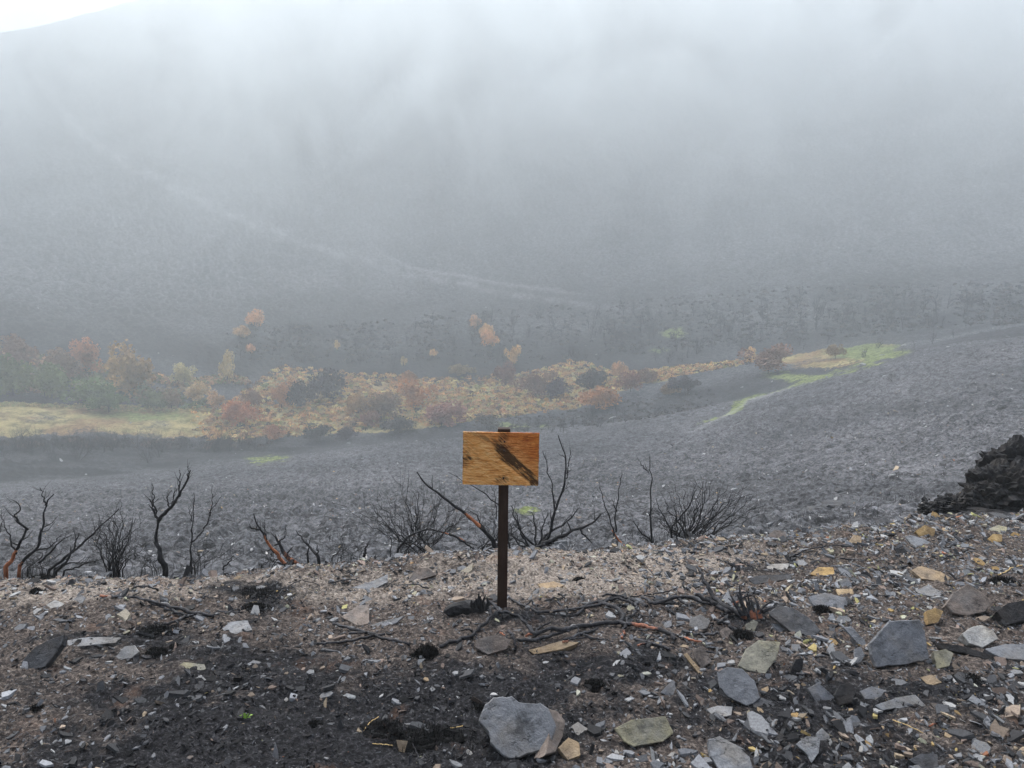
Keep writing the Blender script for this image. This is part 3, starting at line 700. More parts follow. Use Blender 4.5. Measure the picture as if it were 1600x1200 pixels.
H_([(1124,986),(1135,979),(1148,988),(1145,1001),(1130,1000)], 'brown', 'mottled round stone left of the splintered stump foot', tilt=45, thick=0.035)
H_([(1165,975),(1178,968),(1185,972),(1178,988),(1166,988)], 'green', 'small squared olive stone at the foot of the splintered stump', tilt=50, thick=0.03)
H_([(1032,1082),(1052,1061),(1056,1075),(1050,1091)], 'grey', 'small triangular slate left of the fan-shaped one', tilt=50, thick=0.015)
H_([(1082,1014),(1098,1010),(1113,1034),(1096,1044),(1086,1030)], 'brown', 'brown wedge of stone in the sooty hollow', tilt=50, thick=0.03)
H_([(1068,1022),(1073,1020),(1100,1052),(1095,1056)], 'tan', 'pale splinter of stone leaning in the sooty hollow', tilt=35, thick=0.012)
H_([(1103,1108),(1122,1102),(1145,1104),(1143,1118),(1118,1121)], 'pale', 'pale lichen-covered stone above the blue-grey rounded slate', tilt=30, thick=0.03)
H_([(1174,1098),(1190,1090),(1212,1098),(1208,1104),(1180,1106)], 'dark', 'dark thin slate under the tip of the fan-shaped slate', tilt=25, thick=0.015)
H_([(1190,1076),(1200,1072),(1204,1086),(1194,1090)], 'tan', 'small pinkish stone right of the fan-shaped slate', tilt=40, thick=0.015)
H_([(893,1134),(903,1128),(930,1146),(926,1152),(900,1148)], 'pale', 'pale narrow stone between the big block and the olive slate', tilt=35, thick=0.02)
H_([(872,1168),(888,1152),(905,1160),(907,1180),(888,1188)], 'tan', 'cream lump of stone at the foot of the big grey block', tilt=40, thick=0.06, name='boulder')
H_([(745,998),(775,992),(800,999),(792,1014),(762,1023),(742,1011)], 'brown', 'blocky stone under the roots by the post foot', tilt=50, thick=0.06, name='boulder')
H_([(826,1016),(880,1000),(905,1004),(880,1014),(835,1022)], 'tan', 'long flat tan stone under the burnt branches', tilt=25, thick=0.03)
H_([(22,1047),(55,1010),(80,998),(100,992),(97,1006),(70,1042),(40,1048)], 'dark', 'dark wedge of slate standing at the left edge', tilt=55, side=-15, thick=0.035, name='slate_block')
H_([(104,1000),(140,995),(190,996),(180,1004),(140,1008),(106,1012)], 'grey', 'long flat slab right of the dark wedge of slate', tilt=15, thick=0.04)
H_([(181,1026),(194,1010),(210,1008),(217,1018),(206,1028),(186,1031)], 'pale', 'light grey stone standing out left of the sooty clumps', tilt=50, thick=0.03)
H_([(345,984),(360,971),(387,969),(394,984),(370,991)], 'grey', 'smooth grey slab sunk in the soil on the left', tilt=18, thick=0.02)
H_([(72,945),(86,937),(100,943),(96,950),(80,952)], 'pale', 'light slate in a small heap near the left edge', tilt=30, thick=0.015)
H_([(108,940),(126,928),(134,934),(126,946),(114,946)], 'grey', 'mid grey slate beside the light one near the left edge', tilt=35, thick=0.015)
H_([(48,957),(58,950),(66,951),(54,960)], 'pale', 'small light slate nearest the left edge', tilt=30, thick=0.01)
H_([(268,1046),(288,1034),(320,1038),(322,1046),(298,1049)], 'green', 'half-buried greenish slate amid the soot on the left', tilt=20, thick=0.02)
H_([(382,1040),(396,1031),(408,1034),(400,1042)], 'grey', 'small flat slate left of centre in the soot', tilt=20, thick=0.01)
H_([(305,1060),(314,1054),(322,1062),(314,1068)], 'pale', 'pale round stone in the soot, upper left', tilt=30, thick=0.015)
H_([(619,1156),(637,1158),(632,1176),(623,1174)], 'tan', 'cream chip standing on end in the black hollow', tilt=60, thick=0.008)
H_([(612,1136),(620,1131),(622,1140),(614,1142)], 'tan', 'small round pinkish pebble above the cream chip', tilt=50, thick=0.01)
H_([(533,964),(560,946),(577,944),(577,974),(560,978)], 'brown', 'buried grey-brown slab above the stick on the left', tilt=22, thick=0.02)
H_([(578,977),(600,970),(632,962),(618,974),(590,983)], 'grey', 'thin grey slate tilted above the left-hand stick', tilt=28, thick=0.015)
H_([(636,908),(650,888),(668,886),(682,898),(656,906)], 'brown', 'angular brown stone near the rim left of the post', tilt=45, thick=0.04)
H_([(548,918),(575,910),(606,897),(606,910),(580,922)], 'grey', 'long pale slate lying left of the post', tilt=30, thick=0.03)
H_([(840,912),(865,908),(882,914),(864,922),(846,921)], 'tan', 'flat tan stone right of the post', tilt=18, thick=0.02)
H_([(866,898),(888,893),(902,898),(886,903)], 'grey', 'small flat grey slate right of the post by a black hole', tilt=18, thick=0.015)
H_([(1170,906),(1182,899),(1236,897),(1238,904),(1180,913)], 'dark', 'long low dark slate behind the splintered stump', tilt=28, thick=0.03)
H_([(1194,887),(1206,881),(1234,880),(1230,889),(1204,892)], 'pale', 'pale slate just behind the long low dark one', tilt=20, thick=0.02)
H_([(1414,838),(1424,836),(1444,842),(1464,852),(1426,853)], 'grey', 'light grey slate tipped up near the rim on the right', tilt=35, thick=0.02)
H_([(1430,830),(1445,820),(1462,826),(1460,838),(1436,838)], 'ochre', 'yellow ochre stone near the rim on the right', tilt=45, thick=0.05, name='boulder')
H_([(1326,846),(1334,835),(1346,838),(1346,848),(1332,850)], 'tan', 'cream rounded stone near the rim, right of centre', tilt=45, thick=0.05, name='boulder')
H_([(1301,846),(1312,839),(1326,845),(1318,850)], 'pale', 'bluish chip left of the cream rounded stone', tilt=30, thick=0.01)
H_([(1545,826),(1560,820),(1574,824),(1572,832),(1552,832)], 'green', 'flat pale green slab on the rim at the right edge', tilt=20, thick=0.02)
H_([(1543,842),(1552,834),(1566,835),(1566,846),(1550,848)], 'ochre', 'brown ochre stone by the right edge near the rim', tilt=45, thick=0.04, name='boulder')
H_([(1200,836),(1210,828),(1228,830),(1229,840),(1205,842)], 'brown', 'rounded brown-grey stone on the rim, right of the burnt bush', tilt=45, thick=0.05, name='boulder')
H_([(1368,815),(1380,809),(1394,814),(1398,822),(1372,822)], 'dark', 'dark stone with a pale top on the rim left of the outcrop', tilt=25, thick=0.04, name='boulder')
H_([(1310,908),(1325,902),(1332,916),(1318,920)], 'grey', 'folded grey slate left of the thin jutting plate', tilt=40, thick=0.02)
H_([(1306,920),(1332,920),(1334,928),(1310,930)], 'tan', 'tan slate under the folded grey one', tilt=35, thick=0.02)
H_([(1318,980),(1330,978),(1352,1002),(1355,1012),(1340,1005)], 'grey', 'narrow slate pointing at the clean tipped slab', tilt=40, thick=0.015)
H_([(1335,1014),(1345,1010),(1352,1024),(1345,1034),(1336,1028)], 'grey', 'small upright slate left of the clean tipped slab', tilt=50, thick=0.02)
H_([(1458,1018),(1478,1014),(1490,1020),(1484,1040),(1464,1046)], 'green', 'mossy tan stone right of the clean tipped slab foot', tilt=45, thick=0.04)
H_([(1238,1042),(1244,1030),(1256,1028),(1254,1046),(1240,1060),(1234,1052)], 'black', 'charred upright shard right of the fan-shaped slate', tilt=60, thick=0.03)
H_([(1437,1058),(1456,1054),(1472,1066),(1452,1072)], 'tan', 'tan slate under the clean tipped slab', tilt=30, thick=0.015)

import re
def short(l): return re.split(r',| right of| left of| just| below| above| behind| near| at the| on the| in the| in a| under| lying| cut by| amid| between| sunk| standing| stuck| among| leaning| pointing| with| tucked| wedged| jutting| by the| beside| of the| along| showing| rising| from| alone| covering| down| highest', l)[0]
def beside(px_, py_q, pool, unit=1.0):
    a, c_, b_, l = min(pool, key=lambda h_: (h_[0]-px_)**2+(1.8*(h_[1]-py_q))**2)
    dx, dy = px_-a, py_q-c_
    w_ = ('right of' if dx > 0 else 'left of') if abs(dx) > 1.3*abs(dy) else ('in front of' if dy > 0 else 'behind')
    far_ = ' close' if math.hypot(dx, dy) < b_+22*unit else ''
    return f'{far_} {w_} the {short(l)}'.strip()
# random stones of the shelf, kept off the traced ones
def rand_outline(r, s, asp):
    n = r.integers(5, 9); a = np.sort(r.uniform(0, 2*math.pi, n)+np.arange(n)*0.0); a = np.arange(n)/n*2*math.pi+r.uniform(-.35, .35, n)
    q = r.uniform(0.7, 1.1, n)[:, None]*np.stack([np.cos(a), np.sin(a)*asp], -1)*s; t = r.uniform(0, 6.28); c_, s_2 = math.cos(t), math.sin(t)
    return q@np.array([[c_, -s_2], [s_2, c_]])
VAR = {}
for cls in CLS:
    VAR[cls] = []
    for k in range(5):
        r = np.random.default_rng(CLS.index(cls)*31+k); VAR[cls].append(slab_mesh(rand_outline(r, 0.5, r.uniform(0.5, 0.9)), r.uniform(0.12, 0.38), SM[cls], 'stone', 3, seed=k+77, rough=1.2, dens=10))
WORD = {'grey': 'grey', 'pale': 'pale grey', 'green': 'greenish', 'tan': 'tan', 'ochre': 'yellow-brown', 'dark': 'dark grey', 'brown': 'brown', 'black': 'charred black'}
def zone_name(px_, py_q):
    h = 'far left' if px_ < 330 else 'left' if px_ < 690 else 'centre' if px_ < 960 else 'right' if px_ < 1290 else 'far right'
    e = float(np.interp(px_, EPX, EPY))
    v_ = 'along the rim' if py_q < e+45 else 'in the middle of the shelf' if py_q < 1020 else 'near the camera'
    return v_, h
cnt = 0; tries = 0
OCC = []
while cnt < 232 and tries < 40000:
    tries += 1
    px_ = RND.uniform(-30, 1630); e = float(np.interp(px_, EPX, EPY)); py_q = RND.uniform(e+2, 1215)
    dens = 0.25 + 0.75*float(sstep(850, 1250, px_)) + 0.5*math.exp(-((py_q-e)/25)**2)
    if px_ < 900 and py_q > 1010: dens = 0.16
    if RND.random() > dens: continue
    spx = 8+RND.expovariate(1/6.0)*(0.8+0.6*float(sstep(900, 1300, px_)))
    if spx > 34: continue
    if any(abs(px_-a) < (b_+spx*0.6) and abs(py_q-c_) < (b_+spx*0.6)*0.55 for a, c_, b_, _l in HEROES): continue
    if any(abs(px_-a) < (b_+spx)*0.45 and abs(py_q-c_) < (b_+spx)*0.25 for a, c_, b_ in OCC): continue
    OCC.append((px_, py_q, spx))
    g = on_shelf(px_, py_q); s_m = spx/F*g[1]*1.15
    t_, c_ = shelf_masks(np.array([g[0]]), np.array([g[1]])); t_ = float(t_[0]); c_ = float(c_[0])
    wts = dict(grey=1.4, pale=0.25+0.2*t_, green=0.4, tan=0.15+0.5*t_, ochre=0.2*float(sstep(1100, 1400, px_)), dark=0.8+0.8*c_, brown=0.6, black=0.05+0.2*c_)
    cls = RND.choices(list(wts), list(wts.values()))[0]
    o = link('stone', RND.choice(VAR[cls])); zz = float(ground_z(np.array([g[0]]), np.array([g[1]]))[0])
    o.scale = (s_m*RND.uniform(.85, 1.25), s_m*RND.uniform(.8, 1.2), s_m*RND.uniform(.6, 1.2))
    o.rotation_euler = (RND.gauss(0.25, 0.22), RND.gauss(0, 0.2), RND.uniform(0, 6.28))
    if RND.random() < 0.75:   # usually dips towards the camera
        ax = Vector((1, 0, 0)); o.rotation_mode = 'QUATERNION'
        from mathutils import Quaternion
        o.rotation_quaternion = Quaternion((1, 0, 0), abs(RND.gauss(0.3, 0.25))) @ Quaternion((0, 1, 0), RND.gauss(0, 0.2)) @ Quaternion((0, 0, 1), RND.uniform(0, 6.28))
    o.location = (g[0], g[1], zz+0.13*s_m)
    v_, h = zone_name(px_, py_q); size = 'tiny' if spx < 10 else 'small' if spx < 14 else 'middling' if spx < 22 else 'large'; asp_ = 'broad' if o.scale[0] > o.scale[1] else 'narrow'
    tag(o, f'{size} {asp_} {WORD[cls]} chip {beside(px_, py_q, HEROES)}', 'stone', 'loose stones on the shelf'); cnt += 1

# chips: tens of thousands, one mesh
def chips(n, x0, x1, y0, y1, size_fn, zfn, tint_fn, keep=None, seed=1, flatn=0.42, K=5, dip=0.12, hr=(0.06, 0.26)):
    r = np.random.default_rng(seed)
    x = r.uniform(x0, x1, n); y = r.uniform(y0, y1, n)
    if keep is not None:
        k = keep(x, y, r); x, y = x[k], y[k]
    n = len(x); s = size_fn(x, y, r); z = zfn(x, y)
    a = np.arange(K)[None, :]/K*2*math.pi+r.uniform(-.4, .4, (n, K))+r.uniform(0, 6.28, (n, 1)); q = r.uniform(0.35, 1.15, (n, K))*s[:, None]; asp = r.uniform(0.28, 0.75, (n, 1))
    u = q*np.cos(a); v_ = q*np.sin(a)*asp; th = r.uniform(0, 6.28, (n, 1))
    u, v_ = u*np.cos(th)-v_*np.sin(th), u*np.sin(th)+v_*np.cos(th)
    tx = r.normal(0, flatn, (n, 1)); ty = r.normal(dip, flatn, (n, 1)); h = (s*r.uniform(hr[0], hr[1], n))[:, None]
    zt = u*np.sin(tx)+v_*np.sin(ty)
    top = np.stack([x[:, None]+u*np.cos(tx)*0.96, y[:, None]+v_*np.cos(ty)*0.96, z[:, None]+zt*0.9+h*0.8], -1)
    bot = np.stack([x[:, None]+u, y[:, None]+v_, z[:, None]+zt-h*0.7], -1)
    V = np.concatenate([top, bot], 1).reshape(-1, 3); B = (np.arange(n)*2*K)[:, None]
    j = np.arange(K)[None, :]; j2 = (j+1) % K
    side = np.stack([B+j, B+K+j, B+K+j2, B+j2], -1).reshape(-1, 4)
    t1 = np.stack([B[:, 0], B[:, 0]+1, B[:, 0]+2, B[:, 0]+3], -1); 
    t2 = np.concatenate([np.stack([B[:, 0], B[:, 0]+q, B[:, 0]+q+1], -1) for q in range(3, K-1)])
    tint = tint_fn(x, y, r); tint = np.repeat(np.c_[tint, np.ones(n)], 2*K, axis=0)
    return V, side, t1, t2[:, :3], tint
def build_chips(name, V, side, t1, t3, tint, mat, label):
    me = bpy.data.meshes.new(name); ns, n1, n3 = len(side), len(t1), len(t3)
    me.vertices.add(len(V)); me.vertices.foreach_set('co', V.astype(np.float32).ravel())
    li = np.concatenate([side.ravel(), t1.ravel(), t3.ravel()]).astype(np.int32)
    me.loops.add(len(li)); me.loops.foreach_set('vertex_index', li)
    st = np.concatenate([np.arange(ns+n1)*4, (ns+n1)*4+np.arange(n3)*3]).astype(np.int32)
    me.polygons.add(ns+n1+n3); me.polygons.foreach_set('loop_start', st); me.update(calc_edges=True)
    at = me.attributes.new('tint', 'FLOAT_COLOR', 'POINT'); at.data.foreach_set('color', tint.astype(np.float32).ravel())
    me.polygons.foreach_set('use_smooth', np.zeros(len(me.polygons), bool))
    me.materials.append(mat); me.validate()
    return tag(link(name, me), label, kind='stuff')
PAL = np.array([(0.12,0.124,0.134),(0.18,0.186,0.20),(0.27,0.275,0.285),(0.40,0.40,0.395),(0.055,0.056,0.06),(0.025,0.025,0.027),(0.24,0.19,0.15),(0.34,0.27,0.19),(0.17,0.13,0.11),(0.40,0.28,0.12),(0.42,0.40,0.38),(0.30,0.13,0.07)])
def tint_shelf(x, y, r):
    t, c = shelf_masks(x, y); t = t+0.25*fbm(x*2, y*2, 2, 300); n = len(x)
    px_, _ = project(x, y, 0*x); right = sstep(1050, 1400, px_)
    w = np.stack([1.3+0*t, 1.2+0*t, .7+0*t, .18-.1*c, 1.3+1.0*c, 1.0+2.0*c, .3+1.8*t, .14+1.0*t, .6+1.2*t, .03+.16*right+.05*t, .05+.1*t-.04*c, .02+0*t], -1); w = np.clip(w, 0.005, None); w /= w.sum(1)[:, None]
    k = (np.cumsum(w, 1) < r.random((n, 1))).sum(1)
    col = PAL[np.clip(k, 0, len(PAL)-1)]*r.uniform(0.5, 1.35, (n, 1)); soot = np.clip(c, 0, 1)*r.uniform(0.0, 1.0, n)
    return np.minimum(col*(1-soot[:, None]*0.8), 0.27)
def size_shelf(x, y, r):
    t, c = shelf_masks(x, y)
    return np.clip(np.exp(r.normal(math.log(0.0085), 0.55, len(x))), 0.0035, 0.034)*(1-0.3*np.clip(c, 0, 1))
def keep_shelf(x, y, r):
    t, c = shelf_masks(x, y); e = edge_y(x); px_, _ = project(x, y, 0*x)
    d = (0.75-0.28*np.clip(c, 0, 1)*sstep(1000, 850, px_)+0.25*sstep(1000, 1300, px_))
    vis = (px_ > -650) & (px_ < 2250)
    clump = np.clip(0.6+0.9*fbm(x*3, y*3, 2, 310), 0.15, 1.2)
    return (r.random(len(x)) < d*clump) & vis & (y < e+0.9)
build_chips('gravel', *chips(260000, -6.3, 6.3, 2.0, 7.3, size_shelf, lambda x, y: ground_z(x, y), tint_shelf, keep_shelf, 5), M_chip, 'fine slate gravel covering the shelf')
def size_rub(x, y, r): return np.clip(np.exp(r.normal(math.log(0.0185), 0.5, len(x))), 0.010, 0.06)
def keep_rub(x, y, r):
    t, c = shelf_masks(x, y); e = edge_y(x); px_, py_q = project(x, y, 0*x); hx = np.array([h_[:3] for h_ in HEROES]); ok = np.ones(len(x), bool)
    for a, c_, b_ in hx: ok &= ~((np.abs(px_-a) < b_*0.9) & (np.abs(py_q-c_) < b_*0.55))
    d = 0.32+0.6*sstep(850, 1200, px_)+0.45*np.exp(-((y-e)/0.25)**2)-0.12*np.clip(c, 0, 1)*sstep(1000, 850, px_)
    return ok & (r.random(len(x)) < d*np.clip(0.6+1.3*fbm(x*1.7, y*1.7, 2, 315), 0.1, 1.3)) & (y < e+0.25) & (px_ > -650) & (px_ < 2250)
build_chips('rubble', *chips(75000, -6.3, 6.3, 2.0, 7.0, size_rub, lambda x, y: ground_z(x, y)+0.003, lambda x, y, r: tint_shelf(x, y, r)*1.1, keep_rub, 55, 0.4), M_chip, 'thumb-sized slate rubble among the larger stones of the shelf')
def keep_clod(x, y, r):
    t, c = shelf_masks(x, y); px_, _ = project(x, y, 0*x)
    return (r.random(len(x)) < np.clip(c-.1, 0, 1)*np.clip(.4+1.6*fbm(x*3.3, y*3.3, 3, 317), 0, 1)) & (y < edge_y(x)) & (px_ > -650) & (px_ < 2250)
build_chips('soot_crumbs', *chips(85000, -6.3, 6.3, 2.0, 6.5, lambda x, y, r: np.clip(np.exp(r.normal(math.log(0.009), 0.45, len(x))), 0.004, 0.026), lambda x, y: ground_z(x, y)+0.003,
    lambda x, y, r: np.array([.014, .014, .016])*r.uniform(.3, 2.6, (len(x), 1)), keep_clod, 57, 0.75), M_chip, 'black crumbs of charcoal and burnt turf in the soot')
# rubble on the slope beyond
def keep_slope(x, y, r):
    rad = np.hypot(x, y); px_, py_q = project(x, y, base_z(x, y))
    return (rad > 9) & (px_ > -150) & (px_ < 1750) & (r.random(len(x)) < np.clip(0.35+1.0*fbm(x*0.15, y*0.15, 3, 320), 0.08, 1)*np.clip(30/rad, 0.25, 1)) 
def size_slope(x, y, r): return np.clip(np.exp(r.normal(math.log(0.055), 0.5, len(x))), 0.02, 0.22)
def tint_slope(x, y, r):
    k = r.choice(len(PAL), len(x), p=np.array([.2,.18,.15,.1,.1,.06,.05,.05,.04,.01,.05,.01])/1.0)
    return PAL[k]*r.uniform(0.7, 1.2, (len(x), 1))
build_chips('scree', *chips(70000, -40, 40, 8, 60, size_slope, lambda x, y: full_z(x, y), tint_slope, keep_slope, 6), M_chip, 'scattered stones on the burnt slope beyond the shelf')

def size_sh(x, y, r): return np.clip(np.exp(r.normal(math.log(0.030), 0.32, len(x))), 0.016, 0.06)
def keep_sh(x, y, r):
    e = edge_y(x); px_, py_q = project(x, y, 0*x); ok = np.ones(len(x), bool)
    for a, c_, b_, _l in HEROES: ok &= ~((np.abs(px_-a) < b_*0.8) & (np.abs(py_q-c_) < b_*0.45))
    d = 0.10+0.75*sstep(900, 1250, px_)+0.35*np.exp(-((y-e)/0.2)**2)-0.08*sstep(1000, 1050, py_q)*sstep(900, 800, px_)
    return ok & (r.random(len(x)) < d*np.clip(0.5+1.6*fbm(x*1.4, y*1.4, 2, 319), 0.06, 1.3)) & (y < e+0.15) & (px_ > -650) & (px_ < 2250)
def tint_sh(x, y, r):
    right = sstep(1050, 1350, project(x, y, 0*x)[0]); w = np.stack([1.2+0*x, 1.4+0*x, .7+0*x, .10+0*x, 1.2+0*x, .9+0*x, .25+0*x, .08+.25*right, .5+0*x, .02+.16*right, .06+0*x, 0*x], -1); w /= w.sum(1)[:, None]
    k = (np.cumsum(w, 1) < r.random((len(x), 1))).sum(1); return np.minimum(PAL[np.clip(k, 0, 11)]*r.uniform(.6, 1.15, (len(x), 1)), .25)
build_chips('shards', *chips(14500, -6.3, 6.3, 2.0, 7.0, size_sh, lambda x, y: ground_z(x, y)+0.008, tint_sh, keep_sh, 66, 0.3, 7, 0.42, (0.07, 0.2)), M_chip, 'overlapping flat slate shards between the larger stones')
# burnt fibres and dead needles lying in the soot
def blades(n, pos_fn, L, Wd, seed, upness=0.3):
    r = np.random.default_rng(seed); x, y, z = pos_fn(n, r); n = len(x)
    th = r.uniform(0, 6.28, n); el = np.abs(r.normal(0, upness, n)); l = L*r.uniform(0.4, 1.4, n)
    dx, dy, dz = np.cos(th)*np.cos(el)*l, np.sin(th)*np.cos(el)*l, np.sin(el)*l
    sx_, sy_ = -np.sin(th)*Wd, np.cos(th)*Wd
    b0 = np.stack([x-sx_, y-sy_, z], -1); b1 = np.stack([x+sx_, y+sy_, z], -1); b2 = np.stack([x, y, z-Wd*1.2], -1)
    mid = np.stack([x+dx*.5, y+dy*.5, z+dz*.6+0.15*l], -1); w_ = np.stack([sx_*.8, sy_*.8, 0*sx_], -1)
    tip = np.stack([x+dx, y+dy, z+dz], -1)
    V = np.stack([b0, b1, mid-w_, mid+w_, tip, mid+np.array([0, 0, Wd*1.5])], 1).reshape(-1, 3); B = np.arange(n)[:, None]*6
    Fq = np.concatenate([B+np.array([[0, 1, 3, 2]]), B+np.array([[0, 2, 5, 5]])*0+B*0+np.array([[0, 2, 5, 1]])]).reshape(-1, 4) if False else np.concatenate([B+np.array([[0, 1, 3]]), B+np.array([[0, 3, 2]]), B+np.array([[2, 3, 4]]), B+np.array([[0, 5, 1]])])
    return V, Fq
def pos_char(n, r):
    x = r.uniform(-4.5, 4.5, n); y = r.uniform(2.1, 6.5, n); t, c = shelf_masks(x, y)
    k = r.random(n) < np.clip(c-0.15, 0.04, 1)*np.clip(0.5+1.6*fbm(x*4, y*4, 2, 330), 0.05, 1); x, y = x[k], y[k]
    k = y < edge_y(x)+0.2; x, y = x[k], y[k]
    return x, y, ground_z(x, y)+0.002
V, Fq = blades(60000, pos_char, 0.024, 0.0015, 9, 0.35)
tag(link('burnt_litter', mesh('burnt_litter', V, Fq, M_fibre)), 'burnt needles and fibres strewn over the soot', kind='stuff')
def pos_slope(n, r):
    rad = np.exp(r.uniform(math.log(9.5), math.log(45), n)); a = r.uniform(-0.62, 0.62, n); x = rad*np.sin(a); y = rad*np.cos(a)
    k = r.random(n) < np.clip(0.25+2.2*fbm(x*0.5, y*0.5, 3, 340), 0.0, 1); x, y = x[k], y[k]
    return x, y, full_z(x, y)
V, Fq = blades(45000, pos_slope, 0.16, 0.005, 10, 0.9)
tag(link('burnt_heather', mesh('burnt_heather', V, Fq, M_far_twig)), 'low burnt heather twigs on the slope below the rim', kind='stuff')

# ------------------------------------------------------------------ sooty clumps
def clump(px_, py_q, wpx, hpx, label, spiky=260, name='charred_tuft'):
    g = on_shelf(px_, py_q+hpx*0.5); d = g[1]; rx = wpx/F*d*0.5; rz = hpx/F*d*0.75; r = np.random.default_rng(int(px_*3+py_q))
    m = MB(); nu, nv = 22, 9
    ang = np.arange(nu)/nu*2*math.pi
    for j in range(nv):
        f_ = j/(nv-1); rad_ = math.cos(f_*math.pi/2*0.98); zz = math.sin(f_*math.pi/2)
        jit = 1+0.75*fbm(np.cos(ang)*1.6+f_*1.5, np.sin(ang)*1.6+px_, 3, 3)+r.normal(size=nu)*0.09
        ring = np.stack([np.cos(ang)*rx*rad_*jit, np.sin(ang)*rx*0.7*rad_*jit, rz*0.75*zz*jit-0.01], -1)
        m.V.append(ring); m.A.append(np.zeros(nu)); m.n += nu
    for j in range(nv-1):
        for k in range(nu): m.F.append((j*nu+k, j*nu+(k+1) % nu, (j+1)*nu+(k+1) % nu, (j+1)*nu+k))
    base = link('mound', m.mesh('mound', M_soot)); 
    root = empty(name, (g[0], g[1]+rx*0.3, g[2]), label, 'burnt tuft', 'sooty clumps of burnt moss'); base.parent = root
    def pf(n, rr_):
        a = rr_.uniform(0, 6.28, n); q = np.sqrt(rr_.random(n)); q = q*1.45; x = np.cos(a)*rx*q; y = np.sin(a)*rx*.7*q; return x, y, rz*0.7*np.sqrt(np.clip(1-q*q, 0, 1))*0.95-0.002
    V, Fq = blades(spiky*5, pf, max(0.012, rz*0.38), 0.0011, int(px_), 0.9)
    link('stalks', mesh('stalks', V, Fq, M_soot), root)['kind'] = 'stuff'
for a in [(395,946,42,16,'round sooty clump at the end of the long branch, left'), (393,922,60,12,'sooty crest above the round sooty clump, left'), (238,984,62,20,'wide sooty clump above the pale stone, left'),
          (243,1015,36,18,'sooty clump right of the light grey stone'), (272,1009,18,10,'small sooty knob beside the clump by the light grey stone'), (666,1013,40,26,'round black ball of burnt moss left of the post foot'),
          (60,894,40,13,'black charred lump on the rim at the far left'), (905,904,22,12,'small black burnt knob right of the post'), (930,1066,38,20,'smooth black lump right of the post, in the soot'),
          (600,1140,90,26,'black burnt moss left in the hollow by the big block'), (680,1150,100,34,'black burnt moss against the left of the big grey block'), (755,1105,30,14,'black crumbs on the left rim of the big grey block'),
          (55,1105,26,14,'sooty clump low at the far left'), (55,921,14,10,'tiny black knob near the left edge'), (1285,950,34,16,'black hollow clump behind the wide dark slate'), (1160,990,44,22,'sooty clump at the foot of the splintered stump'),
          (1570,905,40,18,'black burnt clump near the right edge'),(1520,1060,50,16,'flat sooty clump lower right'),(490,1130,20,10,'small sooty clump bottom left of centre')]:
    clump(*a)

# charred stump left of the post foot
g = on_shelf(735, 968); st = empty('charred_stump', tuple(g), 'black charred stump lying left of the post foot', 'stump')
m = MB(); pts = [at_depth(px_, py_q, g[1]+0.05*k) for k, (px_, py_q) in enumerate([(694,956),(712,953),(735,954),(756,957),(772,962)])]; pts = resample(np.array(pts)-g, 14)
m.tube(pts, 0.052*np.array([0.15,.45,.62,.75,.85,.95,1.05,1.0,1.05,.95,.9,.8,.7,.4]), 12, lump=0.12)
link('log', m.mesh('log', M_wood), st)
for k in range(14):
    r0 = at_depth(740+RND.uniform(-6, 26), 950+RND.uniform(-6, 8), g[1]-0.02)-g; m = MB(); t = r0+np.array([RND.uniform(-.03, .03), RND.uniform(-.03, .03), RND.uniform(.03, .075)])
    m.tube([r0, (r0+t)/2, t], [0.009, 0.007, 0.001], 4, lump=.15); link('splinter', m.mesh('splinter', M_wood), st)

# ------------------------------------------------------------------ burnt branches and roots on the shelf
def branch(paths, label, name='burnt_branch', cat='branch', mat=None):
    """paths: list of (pixel points with height in cm, r0 mm, r1 mm, bare values)"""
    first = paths[0][0][0]; g0 = on_shelf(first[0], first[1]); root = None; mat = mat or M_rootwood; mm = []
    for pts, r0, r1, bare in paths:
        W3 = []
        for q in pts:
            h = (q[2] if len(q) > 2 else 1.5)/100
            a, b_, c_ = ray(q[0], q[1]); p = on_shelf(q[0], q[1]); t = (p[2]+h-CAMZ)/float(c_); W3.append((float(a)*t, float(b_)*t, p[2]+h))
        n = max(6, len(pts)*6); P = resample(W3, n); r0 *= 0.85; r1 *= 0.85; wob_ = 0.024 if r0 > 2.6 else 0.006; s = np.linspace(0, 1, n)
        P += np.stack([fbm(s*6.5, s*0+first[0]+k*9, 3, 200+k) for k in range(3)], -1)*wob_*np.array([1, 1, .35])
        rad_ = (r0+(r1-r0)*s)/1000*(1+0.35*fbm(s*9, s*0+first[1], 2, 210)); bb = np.interp(s, np.linspace(0, 1, len(bare)), bare) if bare else np.zeros(n)
        mm.append((P, np.maximum(rad_, 0.0012), bb))
    P0 = mm[0][0][0]; m = MB()
    if len(mm) == 1:
        m.tube(mm[0][0]-P0, mm[0][1], 7, mm[0][2], 0.10); o = link(name, m.mesh(name, mat, True), None, P0); return tag(o, label, cat, 'burnt branches on the ground')
    root = empty(name, tuple(P0), label, cat, 'burnt branches on the ground')
    for k, (P, R, B) in enumerate(mm):
        m = MB(); m.tube(P-P0, R, 7, B, 0.10); link('limb' if k == 0 else 'side_branch', m.mesh('limb', mat, True), root)
branch([([(520,975,3),(560,985,2),(590,994,2),(640,1006,2)], 9, 8, [0,0,.4,.3]), ([(545,990,3),(575,988,3),(592,996,2)], 7, 4, [])], 'reddish charred stick left of the post, ending at the black ball of moss')
branch([([(488,1006,1),(530,1004,1),(570,996,2),(602,991,2)], 6, 8, [])], 'thin black stick crossing under the reddish charred one')
branch([([(686,1010,1),(715,1000,2),(737,994,2),(745,985,3)], 12, 10, []), ([(742,992,2),(735,983,4),(724,984,5)], 7, 4, []), ([(742,990,2),(748,1002,2),(742,1010,1)], 6, 3, [])], 'stub of forked grey root left of the block under the roots')
